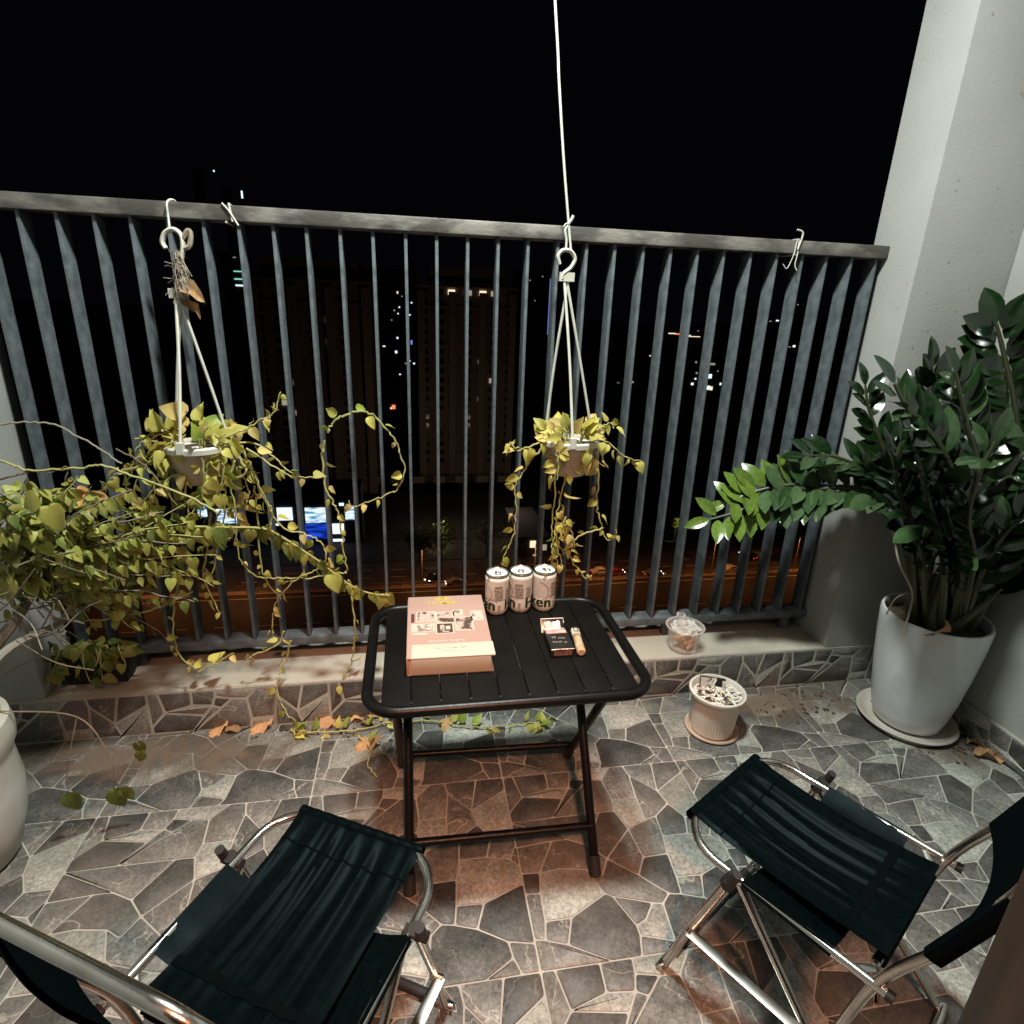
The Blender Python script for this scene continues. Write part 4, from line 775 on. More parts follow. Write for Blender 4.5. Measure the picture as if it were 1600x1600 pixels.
# cans
rc, hc = .0575, .212
def can(loc, rot, label):
    t = thing('beer_can', label, 'can', loc, rot, 'beer cans standing at the back of the table')
    mb = MB(); mb.lathe([(.001, .006), (rc * .72, .006), (rc * .76, 0), (rc * .82, .004), (rc * .97, .022), (rc, .03), (rc, hc * .885), (rc * .985, hc * .905), (rc * .90, hc * .97), (rc * .88, hc * .975)], (0, 0, 0), 48); mb.build('can_body', M['can'], t)
    mb = MB(); mb.lathe([(rc * .885, hc * .966), (rc * .925, hc * .98), (rc * .93, hc * 1.0), (rc * .90, hc * 1.003), (rc * .86, hc * .985), (rc * .80, hc * .968), (.001, hc * .97)], (0, 0, 0), 48); o = mb.build('lid', M['lid'], t)
    mb = MB(); mb.lathe([(rc * .90, hc * .968), (rc * .945, hc * .955), (rc * .965, hc * .935), (rc * .955, hc * .93), (rc * .89, hc * .96)], (0, 0, 0), 48); mb.build('rim_ring', M['lidg'], t)
    mb = MB(); mb.lathe([(.012, hc * .985), (.012, hc * .993), (.004, hc * .996), (.001, hc * .996)], (0, .004, 0), 12); mb.tube([V((.014 * math.cos(a * .5236), -.012 + .017 * math.sin(a * .5236), hc * .988)) for a in range(12)], .0035, 6, closed=True); mb.build('ring_pull', M['lid'], o)
    cyl = lambda a, z, k=1.0: V((rc * k * math.sin(a), -rc * k * math.cos(a), z))
    def patch(nm, a0, a1, z0, z1, m, k):
        mb = MB(); n = max(3, int((a1 - a0) / .12)); vs = []; fs = []
        for i in range(n + 1):
            a = a0 + (a1 - a0) * i / n; vs += [cyl(a, z0, k), cyl(a, z1, k), cyl(a, z0, .99), cyl(a, z1, .99)]
        for i in range(n): b = i * 4; fs += [(b, b + 4, b + 5, b + 1), (b + 1, b + 5, b + 7, b + 3), (b, b + 2, b + 6, b + 4)]
        fs += [(0, 1, 3, 2), (n*4, n*4+2, n*4+3, n*4+1)]; mb.add(vs, fs); return mb.build(nm, M[m], t)
    patch('colour_panel', -2.9, 2.9, hc * .37, hc * .86, 'canp', 1.006)
    patch('text_panel', -.42, .30, hc * .385, hc * .66, 'cang', 1.011); patch('text_panel', .55, 1.05, hc * .385, hc * .66, 'cang', 1.011)
    patch('bar_code', -.12, .10, hc * .07, hc * .27, 'cang', 1.009)
    patch('label_line', -.28, .12, hc * .685, hc * .72, 'band', 1.012)
    for z in range(3): pass
    for dx, k in ((-.0016, 1.014), (.0016, 1.016)): text_obj('brand_lettering', 'Heineken', .078, M['ink'], t, lambda x, y: cyl((x + dx) / rc + math.pi + .06, hc * .145 + y, k), .0012, 1.05, .006)
    text_obj('lettering', 'BEER', .018, M['inkb'], t, lambda x, y: cyl(x / rc - .08, hc * .69 + y, 1.016), .0004, 1, .006)
    # oval seal with SILVER on the front of the label
    fa = -.95
    for i, ch in enumerate('SILVER'):
        a = math.radians(62 - 22 * i); x0 = .075 * math.cos(a) - .045; z0 = hc * .56 + .075 * math.sin(a) * .9 - .0; ca, sa = math.cos(a - 1.57), math.sin(a - 1.57)
        text_obj('lettering', ch, .033, M['cang'], t, lambda x, y: cyl(fa + (x0 + x * ca - y * sa) / rc, z0 + x * sa + y * ca, 1.014), .0008, 1, .006)
    mb = MB(); mb.tube([cyl(fa + (.062 * math.cos(math.radians(d)) - .045) / rc, hc * .56 + .062 * math.sin(math.radians(d)) * .9, 1.008) for d in range(-70, 75, 8)], .0022, 4); mb.build('seal_arc', M['cang'], t)
    return t
for (u, v), rot, lab in (((778, 963), .1, 'leftmost of the three beer cans, next to the book'), ((815, 959), -.22, 'middle one of the three beer cans on the table'), ((852, 957), .82, 'beer can at the right of the three, with the seal facing front')):
    p = at(u, v, z=ZS); can(p + V((.0, rc, 0)), rot, lab)
# cigarette pack, open
p0, p1, p2 = at(861, 1028, z=ZS), at(897, 1026, z=ZS), at(845, 985, z=ZS)
t = thing('cigarette_pack', 'open black cigarette pack with a pink stripe lying on the table', 'cigarette pack', p0, math.atan2(p1.y - p0.y, p1.x - p0.x))
pw, pd, ph = .104, .165, .040
mb = MB(); mb.box((0, 0, 0), (pw, pd, ph)); mb.build('box', M['pack'], t, bevel=.003)
mb = MB(); mb.box((.003, pd, .004), (pw - .003, pd + .028, ph - .008)); mb.build('inner_frame', M['foil'], t, bevel=.002)
mb = MB(); mb.add([V((0, pd + .03, 0)), V((pw, pd + .03, 0)), V((pw, pd + .075, .012)), V((0, pd + .075, .012)), V((0, pd + .03, .006)), V((pw, pd + .03, .006)), V((pw, pd + .07, .055)), V((0, pd + .07, .055))], [(0, 1, 2, 3), (3, 2, 6, 7), (0, 3, 7, 4), (1, 5, 6, 2), (4, 7, 6, 5), (0, 4, 5, 1)]); mb.build('flip_lid', M['pack'], t, bevel=.002)
mb = MB(); mb.tube([V((-.001, pd + .03, .008)), V((-.001, pd + .072, .056)), V((pw + .001, pd + .072, .056)), V((pw + .001, pd + .055, .04))], .0028, 5); mb.build('lid_edge', M['white'], t)
mb = MB(); mb.grid(lambda a, b: V((.012 + a * (pw - .03), pd + .022 + b * .035, .014 + b * .035 + .010 * noise.noise(V((a * 5, b * 5, 1))))), 8, 4); mb.build('foil_paper', M['foil'], t)
mb = MB(); mb.box((.006, pd - .033, ph - .0005), (pw - .006, pd - .006, ph + .0012)); mb.build('pink_stripe', M['pink'], t, smooth=False)
for i, (x, y, s) in enumerate(((.03, .09, .02), (.065, .085, .016), (.04, .055, .014), (.075, .05, .014))):
    text_obj('lettering', ('19', 'FINE', 'BLEND', '20')[i], s, M['foil'], t, lambda a, b: V((x + a, y + b, ph + .001)))
mb = MB(); mb.box((.012, -.0012, .010), (pw - .012, 0, ph - .008)); mb.build('end_label', M['plum'], t, smooth=False)
mb = MB(); mb.tube([V((.001, .001, ph)), V((pw - .001, .001, ph))], .0018, 5); mb.build('wrap_edge', M['foil'], t)
# lighter
p0, p1 = at(908, 1026, z=ZS), at(897, 989, z=ZS); d = p1 - p0
t = thing('lighter', 'small cream and brown lighter lying beside the cigarette pack', 'lighter', p0, math.atan2(d.y, d.x))
Ll = d.length
mb = MB(); mb.tube([V((0, 0, .02)), V((.006, 0, .02)), V((Ll * .68, 0, .02))], .02, 14, rr=[.014, .02, .02]); mb.build('tank', M['lighter'], t)
mb = MB(); mb.tube([V((Ll * .68, 0, .02)), V((Ll * .93, 0, .02)), V((Ll * .97, 0, .019))], .019, 14, rr=[.0205, .0205, .016]); mb.build('hood', M['lighter2'], t)
mb = MB(); mb.tube([V((Ll * .9, -.012, .031)), V((Ll * .9, .012, .031))], .011, 10); mb.build('spark_wheel', M['rubber'], t)
mb = MB(); mb.box((Ll * .70, -.013, .035), (Ll * .82, .013, .0425)); mb.build('trigger', M['cang'], t, bevel=.003)

# ------------------------------------------------------------------ ash pot, tub
cA = V((3.345, .235, 0)); t = thing('plant_saucer', 'small clay saucer under the pot of cigarette ends', 'saucer', cA)
mb = MB(cA); mb.lathe([(.001, .006), (.13, .006), (.15, .026), (.160, .028), (.163, .02), (.14, 0), (.001, 0)], cA, 40); mb.build('dish', M['ashs'], t)
cA2 = cA + V((0, 0, .012)); Hh = .275
t = thing('ash_pot', 'pale ribbed plastic flowerpot used as an ashtray beside the table', 'flowerpot', cA2)
mb = MB(cA2); mb.lathe([(.001, 0), (.118, 0), (.122, .008, 1), (.130, .1, 1), (.142, Hh - .045, 1), (.144, Hh - .035), (.160, Hh - .028), (.167, Hh - .012), (.166, Hh), (.152, Hh + .002), (.147, Hh - .008), (.140, Hh - .04), (.001, Hh - .06)], cA2, 96, rib=.0042, ribn=96); mb.build('pot_body', M['ash'], t, ang=30)
mb = MB(cA2); mb.grid(lambda a, b: cA2 + V((.139 * b * math.cos(a * 6.2832), .139 * b * math.sin(a * 6.2832), Hh - .042 + .012 * noise.noise(V((b * 4 * math.cos(a * 6.28), b * 4 * math.sin(a * 6.28), 0))))), 24, 5); mb.build('ash_bed', M['char'], t)
bt_me = MB(); bt_me.tube([V((-.024, 0, 0)), V((.008, .001, 0)), V((.026, 0, 0))], .0050, 7); bme1 = bt_me.mesh('cigarette_end', M['butt'])
b2 = MB(); b2.tube([V((-.020, 0, 0)), V((.004, .001, 0)), V((.019, .006, .001))], .005, 7, rr=[.0052, .005, .0038]); bme2 = b2.mesh('cigarette_end', M['butt'])
b3 = MB(); b3.tube([V((-.022, 0, 0)), V((.02, 0, 0))], .005, 7); bme3 = b3.mesh('cigarette_end', M['filt'])
for i in range(78):
    a = random.uniform(0, 6.28); r = .118 * random.random() ** .6; p = cA2 + V((r * math.cos(a) + .01, r * math.sin(a) - .012, Hh - .030 + random.random() * .014 + .012 * (1 - r / .12)))
    o = place('cigarette_end', random.choice((bme1, bme1, bme1, bme2, bme2, bme3)), None, Matrix.Translation(p) @ Matrix.Rotation(random.uniform(0, 6.28), 4, 'Z') @ Matrix.Rotation(random.gauss(0, .3), 4, 'Y') @ Matrix.Scale(random.uniform(.85, 1.25), 4))
    tag(o, 'stubbed out white cigarette end among others in the ribbed pot', 'cigarette end', 'cigarette ends in the ribbed pot')
pk = cA2 + V((-.085, .06, Hh - .025)); t = thing('cigarette_pack', 'crushed black and white cigarette pack stuck upright in the ash pot', 'cigarette pack', pk, -.38)
mb = MB(); mb.box((0, 0, -.01), (.15, .032, .075), Matrix.Rotation(-.35, 4, 'X')); mb.build('box', M['pack'], t, bevel=.004)
mb = MB(); mb.box((.004, -.0015, .0), (.058, .0, .072), Matrix.Rotation(-.35, 4, 'X')); mb.build('health_label', M['sepia2'], t, smooth=False)
mb = MB(); mb.grid(lambda a, b: Matrix.Rotation(-.3, 3, 'X') @ V((.06 + a * .03 + .006 * math.sin(b * 9), -.004 - .006 * math.sin(a * 7), .0 + b * .078)), 5, 6); mb.build('torn_flap', M['white'], t)
mb = MB(); mb.grid(lambda a, b: Matrix.Rotation(-.3, 3, 'X') @ V((.128 + a * .02, -.006 + .004 * math.sin(b * 6), .0 + b * .068)), 3, 5); mb.build('torn_flap', M['white'], t)
mb = MB(); mb.grid(lambda a, b: V((-.01 + a * .165, -.014 - .012 * b + .006 * noise.noise(V((a * 9, b * 3, 0))), -.012 + b * .018 + .006 * noise.noise(V((a * 9, 5, b * 3))))), 14, 3); mb.build('foil_paper', M['foil'], t)
# plastic tub on the ledge
cC = V((3.33, .70, ZL)); t = thing('plastic_tub', 'clear plastic tub of orange brown food on the ledge', 'tub', cC)
mb = MB(cC); mb.lathe([(.001, .003), (.088, .003), (.094, .01), (.112, .15), (.115, .165), (.128, .167), (.129, .172), (.116, .173), (.112, .166), (.109, .15), (.091, .013), (.001, .008)], cC, 40); mb.build('tub_body', M['tub'], t)
tf = thing('food', 'orange brown food pieces inside the clear plastic tub', 'food', cC + V((0, 0, .012)))
for i in range(16):
    a = random.uniform(0, 6.28); r = random.random() * .058; p = cC + V((r * math.cos(a), r * math.sin(a) - .012, .035 + .085 * random.random())); mb = MB(cC + V((0, 0, .012))); sz = random.uniform(.02, .034)
    mb.lathe([(sz * math.sin(math.pi * k / 7) + .0005, -sz * math.cos(math.pi * k / 7)) for k in range(8)], p, 10, tilt=Matrix.Rotation(random.random() * 3, 3, rv().normalized()) @ Matrix.Diagonal((1.3, .8, .7)))
    for v in mb.v: v += V((.006 * noise.noise(v * 30), .006 * noise.noise(v * 31 + V((4, 0, 0))), .006 * noise.noise(v * 29)))
    mb.build('piece', M['food'], tf)
tg = thing('plastic_bag', 'crumpled clear plastic bag stuffed into the tub on the ledge', 'plastic bag', cC + V((0, 0, .12)))
mb = MB(cC + V((0, 0, .12)))
mb.grid(lambda a, b: cC + V((.092 * math.cos(a * 6.2832) * math.sin(b * 1.5) , .092 * math.sin(a * 6.2832) * math.sin(b * 1.5), .15 + .035 * math.cos(b * 1.5))) + V(noise.noise_vector(V((math.cos(a * 6.28) * b * 4, math.sin(a * 6.28) * b * 4, 3)))) * .03, 22, 8); mb.build('bag_body', M['bag'], tg, ang=25)
mb = MB(cC + V((0, 0, .12)))
mb.grid(lambda a, b: cC + V((-.02 - .03 * b, -.01, .165 + .10 * b)) + V((.034 * (1 - .2 * b) * math.cos(a * 6.2832), .03 * math.sin(a * 6.2832), .012 * math.sin(a * 9))) + V(noise.noise_vector(V((a * 6, b * 5, 1)))) * .012, 12, 6); mb.build('bag_top', M['bag'], tg, ang=25)

# ------------------------------------------------------------------ folding camp chairs (built once at the origin, front towards +y)
def chair(label):
    t = thing('camp_chair', label, 'folding chair', (0, 0, 0), 0, 'folding camp chairs beside the table')
    zs = .635; hw = .322; tr = .0145
    def tube(nm, pts, r=tr, m='chrome', parent=t, n=10, **k): mb = MB(); mb.tube(pts, r, n, **k); return mb.build(nm, M[m], parent)
    U = [V((-hw, -.70, zs + .005)), V((-hw, -.22, zs))]
    Rr = .15
    for k in range(9): a = math.pi - math.pi / 2 * k / 8; U.append(V((-hw + Rr + Rr * math.cos(a), -.155 + Rr * math.sin(a), zs + .02 * k / 8)))
    U += [V((-p.x, p.y, p.z)) for p in U[::-1]]
    sf = tube('seat_frame', U)
    for s in (-1, 1): tube('end_cap', [V((s * hw, -.695, zs + .005)), V((s * hw, -.715, zs + .005))], tr * 1.15, 'rubber', sf)
    tube('rear_bar', [V((-.25, -.645, zs - .015)), V((.25, -.645, zs - .015))], .011)
    for s in (-1, 1):
        tube('link_plate', [V((s * hw, -.60, zs)), V((s * .262, -.645, zs - .01))], .012, 'zinc', flat=.4)
        # front leg (forward, down) and rear leg (back, down) from the joint
        lg = tube('leg', [V((s * .335, -.225, zs - .015)), V((s * .345, -.13, .30)), V((s * .345, -.055, .02))], tr * 1.05)
        tube('pivot', [V((s * .30, -.232, zs - .012)), V((s * .375, -.232, zs - .012))], .017, 'rubber', lg)
        tube('leg_cap', [V((s * .338, -.24, zs + .02)), V((s * .338, -.215, zs - .04))], .021, 'rubber', lg)
        lg2 = tube('leg', [V((s * .305, -.235, zs - .02)), V((s * .318, -.52, .30)), V((s * .325, -.78, .02))], tr)
        tube('leg_stub', [V((s * .36, -.255, zs + .055)), V((s * .36, -.235, zs - .01))], .016, 'rubber', lg2)
        mb = MB(); a, b = V((s * .365, -.135, .30)), V((s * .352, -.545, .295)); mb.tube([a, a.lerp(b, .5), b], .019, 4, flat=.22); br = mb.build('brace', M['zinc'], t)
        tube('brace_rivet', [a + V((-.012 * s, 0, 0)), a + V((.012 * s, 0, 0))], .01, 'chrome', br, 8)
        # back upright
    B = [V((-.31, -.60, .26)), V((-.315, -.665, zs)), V((-.322, -.77, .90)), V((-.322, -.845, 1.15))]
    for k in range(9): a = math.pi - math.pi / 2 * k / 8; q = V((-.322 + .13 + .13 * math.cos(a), 0, .0)); q.y = -.845 - .036 * math.sin(a); q.z = 1.15 + .12 * math.sin(a); B.append(q)
    B += [V((-p.x, p.y, p.z)) for p in B[::-1]]
    tube('back_frame', spline(B[:3], 5) + B[3:-3] + spline(B[-3:], 5), .0152, n=12)
    tube('foot_bar', spline([V((-.345, -.055, .02)), V((-.32, -.045, .018)), V((.32, -.045, .018)), V((.345, -.055, .02))], 6), tr)
    for x in (-.2, .2): tube('foot_sleeve', [V((x - .08, -.045, .018)), V((x + .08, -.045, .018))], .019, 'rubber')
    tube('foot_bar', spline([V((-.325, -.78, .02)), V((-.30, -.80, .018)), V((.30, -.80, .018)), V((.325, -.78, .02))], 6), tr)
    # cloth: side sling round the frame tubes
    def wr(x, y, a=1):
        q = 0
        for k, (f, am, s) in enumerate(((6, 1, .55), (11, .7, .7))):
            n = noise.noise(V((x * f * 2.2 + 3 * k + .5 * noise.noise(V((x * 2, y * 3, k))), y * s, k * 7.3))); q += am * (1 - abs(n) * 2.6)
        return .0046 * a * q
    mb = MB()
    def sling(a, b):
        th = (a - .5) * 2; y = -.265 - .285 * b
        if abs(th) > .86:
            q = (abs(th) - .86) / .14; return V((math.copysign(hw + .019 * math.sin(q * 3.0), th), y, zs + .020 * math.cos(q * 3.0)))
        return V((th / .86 * hw, y, zs + .02 - .055 * (1 - (th / .86) ** 4) + .004 * noise.noise(V((a * 6, b * 8, 0)))))
    mb.grid(sling, 30, 10); mb.build('side_sling', M['fabric'], t)
    mb = MB()
    def seat(a, b):
        x = (a - .5) * .48 * (1 - .05 * math.sin(b * 3.1)); y = .012 - .675 * b; sag = .05 * math.sin(min(1, b * 1.02) * math.pi) ** .8
        z = zs + .036 - sag * (1 - .35 * (2 * a - 1) ** 2) + wr(x, y, min(1, 6 * b) * min(1, 6 * (1 - b)) * 1.4 + .25)
        if b < .03: z -= .02 * (1 - b / .03); y -= 0
        return V((x, y, z))
    mb.grid(seat, 72, 40); st = mb.build('seat_cloth', M['fabric'], t)
    def roll(nm, yc, zc, r, w):
        mb = MB(); mb.grid(lambda a, b: V(((a - .5) * w, yc + r * math.sin(b * 5.4 - 1.3), zc + r * math.cos(b * 5.4 - 1.3) + .0015 * math.sin(a * 60))), 40, 10); return mb.build(nm, M['fabric'], st)
    roll('front_hem', -.003, zs + .017, .0205, .482); roll('rear_hem', -.648, zs - .012, .019, .452)
    for y in (-.12, -.545):
        mb = MB(); mb.grid(lambda a, b: seat(a, (.012 - (y + (b - .5) * (.006 if y > -.3 else .03))) / .675) + V((0, 0, .0028)), 72, 2); mb.build('seam', M['hem'], st)
    # back cloth: sleeves over the uprights
    mb = MB()
    def back(a, b):
        th = (a - .5) * 2; z = .86 + .30 * b; y = -.755 - .33 * (z - .86)
        if abs(th) > .86:
            q = (abs(th) - .86) / .14; return V((math.copysign(.322 + .022 * math.sin(q * 3), th), y + .023 * math.cos(q * 3), z))
        return V((th / .86 * .322, y + .023 - .062 * (1 - (th / .86) ** 2), z - .02 * (1 - (th / .86) ** 2) * b + wr(th * .3, z, .6)))
    mb.grid(back, 40, 14); mb.build('back_cloth', M['hem'], t)
    mb = MB()
    mb.grid(lambda a, b: back(.02 + .96 * a, b) + V((0, -.012, 0)), 40, 14); mb.build('back_lining', M['hem'], t)
    return t
c1 = chair('folding camp chair left of the table, its chrome back rail close by')
c2 = copy_tree(c1); c2['label'] = 'folding camp chair in front of the big white pot, half cut off at the right'
for o, x, y, a, s in ((c1, 1.345, -.86, -28.5, 1.02), (c2, 2.752, -.832, 30.35, 1)):
    o.location = V((x, y, .008)) * S; o.rotation_euler = (0, 0, math.radians(a)); o.scale = (s, s, 1)

# ------------------------------------------------------------------ the city below (metres)
H0 = -55.0; Zg = H0 / S
def far(u, v): return at(u, v, z=Zg)                                  # a spot on the street seen at u, v
mb = MB(); mb.box((-6000, 80, Zg - 2), (6000, 9000, Zg)); tag(mb.build('ground', M['ground'], smooth=False), kind='structure')
def sheet(name, y0, y1, dz, m, x0=-420, x1=620):
    mb = MB(); mb.box((x0, y0, Zg + .2), (x1, y1, Zg + .25 + dz)); return tag(mb.build(name, M[m], smooth=False), kind='structure')
sheet('near_pavement', 95, 142, 0.02, 'asphalt2'); sheet('road', 142, 203, 0, 'asphalt'); sheet('road', 206, 229, 0, 'asphalt2'); sheet('far_pavement', 229, 251, .25, 'asphalt')
med = MB(); med.box((-420, 203, Zg + .2), (620, 206, Zg + .6)); md = tag(med.build('median_kerb', M['kerb'], smooth=False), kind='structure')
ln = MB()
for y in (161, 180, 214, 221):
    for x in range(-400, 600, 14): ln.box((x, y, Zg + .25), (x + 6, y + .35, Zg + .262))
ln.box((-420, 145, Zg + .25), (620, 145.4, Zg + .262)); ln.box((-420, 200, Zg + .25), (620, 200.4, Zg + .262)); ln.build('lane_marking', M['paint'], md, smooth=False)['kind'] = 'stuff'
fc = MB(); 
for x in range(-60, 160, 4): fc.box((x, 204.2, Zg + .6), (x + .3, 204.6, Zg + 2.3))
for z in (1.2, 2.2): fc.box((-60, 204.3, Zg + z), (160, 204.5, Zg + z + .15))
tag(fc.build('median_fence', M['kerb'], smooth=False), 'low fence along the middle of the orange lit road below', 'fence')
# street lamps: pole, arm, head with a real light in it
def lamp(x, y, label, e=1700):
    t = thing('street_lamp', label, 'street lamp', (x, y, Zg + .3), 0, 'street lamps along the road below'); b = V((x, y, Zg + .3))
    mb = MB(b); mb.tube([b, b + V((0, 0, 16.5))], .16, 6, rr=[.2, .11]); mb.build('pole', M['kerb'], t)
    mb = MB(b); mb.tube([b + V((0, 0, 16.4)), b + V((0, -3.4, 17.2))], .1, 6); mb.build('arm', M['kerb'], t)
    mb = MB(b); mb.box(b + V((-.35, -4.2, 17.05)), b + V((.35, -3.0, 17.3))); mb.build('lamp_head', M['dark'], t, smooth=False)
    o = light('street_lamp_light', 'SPOT', b + V((0, -3.6, 16.9)), e, (1, .34, .09), .15, b + V((0, -3.8, 0))); o.data.spot_size = math.radians(150); o.data.spot_blend = .4
for i, u in enumerate((390, 661, 845, 973, 1150, 1300)):
    lamp(far(u, 935).x, 204.5 if i % 2 else 204, ('thin street lamp pole on the road behind the left pothos vines', 'thin orange lit street lamp pole standing just above the book', 'street lamp pole on the road directly behind the beer cans', 'thin street lamp pole on the road right of the table top', 'street lamp pole on the road above the clear plastic tub', 'rightmost street lamp pole on the road, close beside the right pillar')[i])
lamp(far(250, 935).x, 204, 'street lamp on the road below, hidden behind the shrub leaves')
# cars
def car(u, v, paint, label, flip=False, heading=0):
    p = far(u, v); t = thing('car', label, 'car', p + V((0, 0, .25)), heading + (math.pi if flip else 0), 'cars on the road below'); k = 1 / S
    mb = MB(); sh_ = [(-2.15, .35), (-2.2, .75), (-2.0, .92), (-1.35, 1.0), (-.75, 1.42), (.55, 1.45), (1.2, 1.0), (2.0, .85), (2.2, .6), (2.15, .32)]
    mb.prism([(a * k, b * k) for a, b in sh_], 0, -.85 * k, .85 * k, lambda x, y, z: V((x, z, y))); mb.build('body', paint, t, bevel=.12)
    mb = MB(); mb.prism([(-1.2 * k, 1.03 * k), (-.72 * k, 1.36 * k), (.5 * k, 1.38 * k), (1.02 * k, 1.03 * k)], 0, -.865 * k, .865 * k, lambda x, y, z: V((x, z, y))); mb.build('window', M['glass'], t, smooth=False)
    for x in (-1.35, 1.35):
        for y in (-.78, .78): mb = MB(); mb.tube([V((x * k, (y - .1) * k, .32 * k)), V((x * k, (y + .1) * k, .32 * k))], .32 * k, 10); mb.build('wheel', M['rubber'], t)
    for y in (-.6, .6):
        mb = MB(); mb.box((2.14 * k, (y - .17) * k, .55 * k), (2.24 * k, (y + .17) * k, .75 * k)); mb.build('headlight', M['head'], t, smooth=False)
        mb = MB(); mb.box((-2.24 * k, (y - .15) * k, .62 * k), (-2.14 * k, (y + .15) * k, .78 * k)); mb.build('tail_light', M['tail'], t, smooth=False)
    return t
PW, PS, PB, PR = mat('car_white', (.7, .7, .68), .25), mat('car_silver', (.42, .42, .42), .25, metal=.5), mat('car_black', (.02, .02, .022), .2), mat('car_red', (.3, .04, .03), .25)
car(677, 906, PB, 'dark car with white headlights on the road behind the book', True, .9); car(712, 914, PS, 'silver car on the road below, just left of the beer cans', True, .08); car(938, 897, PW, 'white car on the road below, right of the pothos tips', False, .05); car(960, 898, PR, 'reddish car following the white car on the road below', False, .05)
car(1140, 893, PW, 'white car with bright headlights on the road left of the big pot', True, .2); car(1168, 872, PB, 'dark car with two bright headlights on the far lanes', True, -1.2); car(1180, 871, PS, 'silver car beside the dark car on the far lanes', True, -1.2); car(1210, 875, PB, 'black car rightmost on the far lanes behind the bars', True, -1.1); car(1020, 900, PS, 'grey car alone in the middle of the road below', False, 0)
# street trees
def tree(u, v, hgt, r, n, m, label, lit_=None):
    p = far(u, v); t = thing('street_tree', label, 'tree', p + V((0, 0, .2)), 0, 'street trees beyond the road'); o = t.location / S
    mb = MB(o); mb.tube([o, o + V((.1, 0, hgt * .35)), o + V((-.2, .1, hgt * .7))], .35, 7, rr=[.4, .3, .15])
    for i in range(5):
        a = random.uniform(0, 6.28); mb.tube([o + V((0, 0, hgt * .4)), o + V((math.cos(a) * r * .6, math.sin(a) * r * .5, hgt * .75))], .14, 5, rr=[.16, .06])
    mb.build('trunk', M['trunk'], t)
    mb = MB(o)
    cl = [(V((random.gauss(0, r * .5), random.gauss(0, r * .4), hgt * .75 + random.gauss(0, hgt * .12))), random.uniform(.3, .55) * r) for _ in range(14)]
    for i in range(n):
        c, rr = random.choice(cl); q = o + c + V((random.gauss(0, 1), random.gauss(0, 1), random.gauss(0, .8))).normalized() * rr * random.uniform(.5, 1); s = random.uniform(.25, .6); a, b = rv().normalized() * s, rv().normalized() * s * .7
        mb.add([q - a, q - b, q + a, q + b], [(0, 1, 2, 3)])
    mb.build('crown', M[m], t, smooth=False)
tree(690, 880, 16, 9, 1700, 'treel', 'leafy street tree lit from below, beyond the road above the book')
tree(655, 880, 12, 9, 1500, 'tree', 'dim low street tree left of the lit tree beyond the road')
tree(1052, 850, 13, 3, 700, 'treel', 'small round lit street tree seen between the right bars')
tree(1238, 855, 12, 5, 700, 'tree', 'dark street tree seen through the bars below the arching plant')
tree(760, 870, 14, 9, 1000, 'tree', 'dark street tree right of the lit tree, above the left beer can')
p = far(672, 868); light('tree_lamp_light', 'SPOT', (p.x + 4, p.y - 12, Zg + 30), 9000, (.9, 1, .45), .3, (p.x + 4, p.y + 2, Zg + 8)).data.spot_size = .5
p = far(1052, 850); light('tree_lamp_light', 'SPOT', (p.x, p.y - 10, Zg + 26), 6500, (.95, 1, .4), .3, (p.x, p.y, Zg + 9)).data.spot_size = .3
for o in col.objects:
    if o.type == 'LIGHT' and o.name.startswith('tree_lamp'): o.data.spot_blend = 1
# lattice gantry by the near pavement
p = far(1062, 915); q = far(1092, 965); t = thing('metal_gantry', 'orange lit lattice frame standing by the near edge of the road', 'gantry', q)
a0, a1 = V((p.x, 160, Zg + 9)), V((p.x + 11, 146, Zg + 7.5))
mb = MB(q)
for dz in (0, 2.6):
    mb.tube([a0 + V((0, 0, dz)), a1 + V((0, 0, dz))], .13, 4)
for k in range(8): mb.tube([a0.lerp(a1, k / 7), a0.lerp(a1, min(1, (k + .5) / 7)) + V((0, 0, 2.6))], .1, 4)
mb.build('truss', M['kerb'], t, smooth=False)
for e in (a0, a1): mb = MB(q); mb.tube([V((e.x, e.y, Zg + .3)), e + V((0, 0, 2.6))], .16, 5); mb.build('post', M['kerb'], t)
# shop fronts with bright screens, far side of the road on the left
YS = 252
pS = at(470, 830, y=YS); bS = V((pS.x, YS + 6, Zg)); t = thing('shop_building', 'low dark shop building with bright and blue screens beyond the road', 'building', bS)
mb = MB(bS); xa, xb = at(290, 800, y=YS + 1).x, at(565, 800, y=YS + 1).x; zt = at(500, 762, y=YS + 1).z
mb.box((xa, YS + 1, Zg), (xb, YS + 14, zt)); mb.build('wall', M['dark'], t, smooth=False)
for nm, u0, v0, u1, v1, m in (('screen', 434, 793, 456, 813, 'scr'), ('screen', 478, 793, 510, 817, 'scr2'), ('screen', 478, 818, 511, 842, 'scrb'), ('screen', 520, 818, 537, 834, 'scr'), ('screen', 540, 792, 555, 812, 'scr2'), ('screen', 310, 790, 324, 808, 'scr2'), ('screen', 337, 795, 368, 818, 'scr2'), ('lit_sign', 428, 818, 436, 821, 'w_cool'), ('lit_sign', 518, 842, 538, 846, 'w_cool'), ('lit_sign', 530, 786, 537, 790, 'w_cool')):
    a, b = at(u0, v1, y=YS + .8), at(u1, v0, y=YS + .8); mb = MB(bS); mb.box((a.x, YS + .5, a.z), (b.x, YS + .98, b.z)); mb.build(nm, M[m], t, smooth=False)
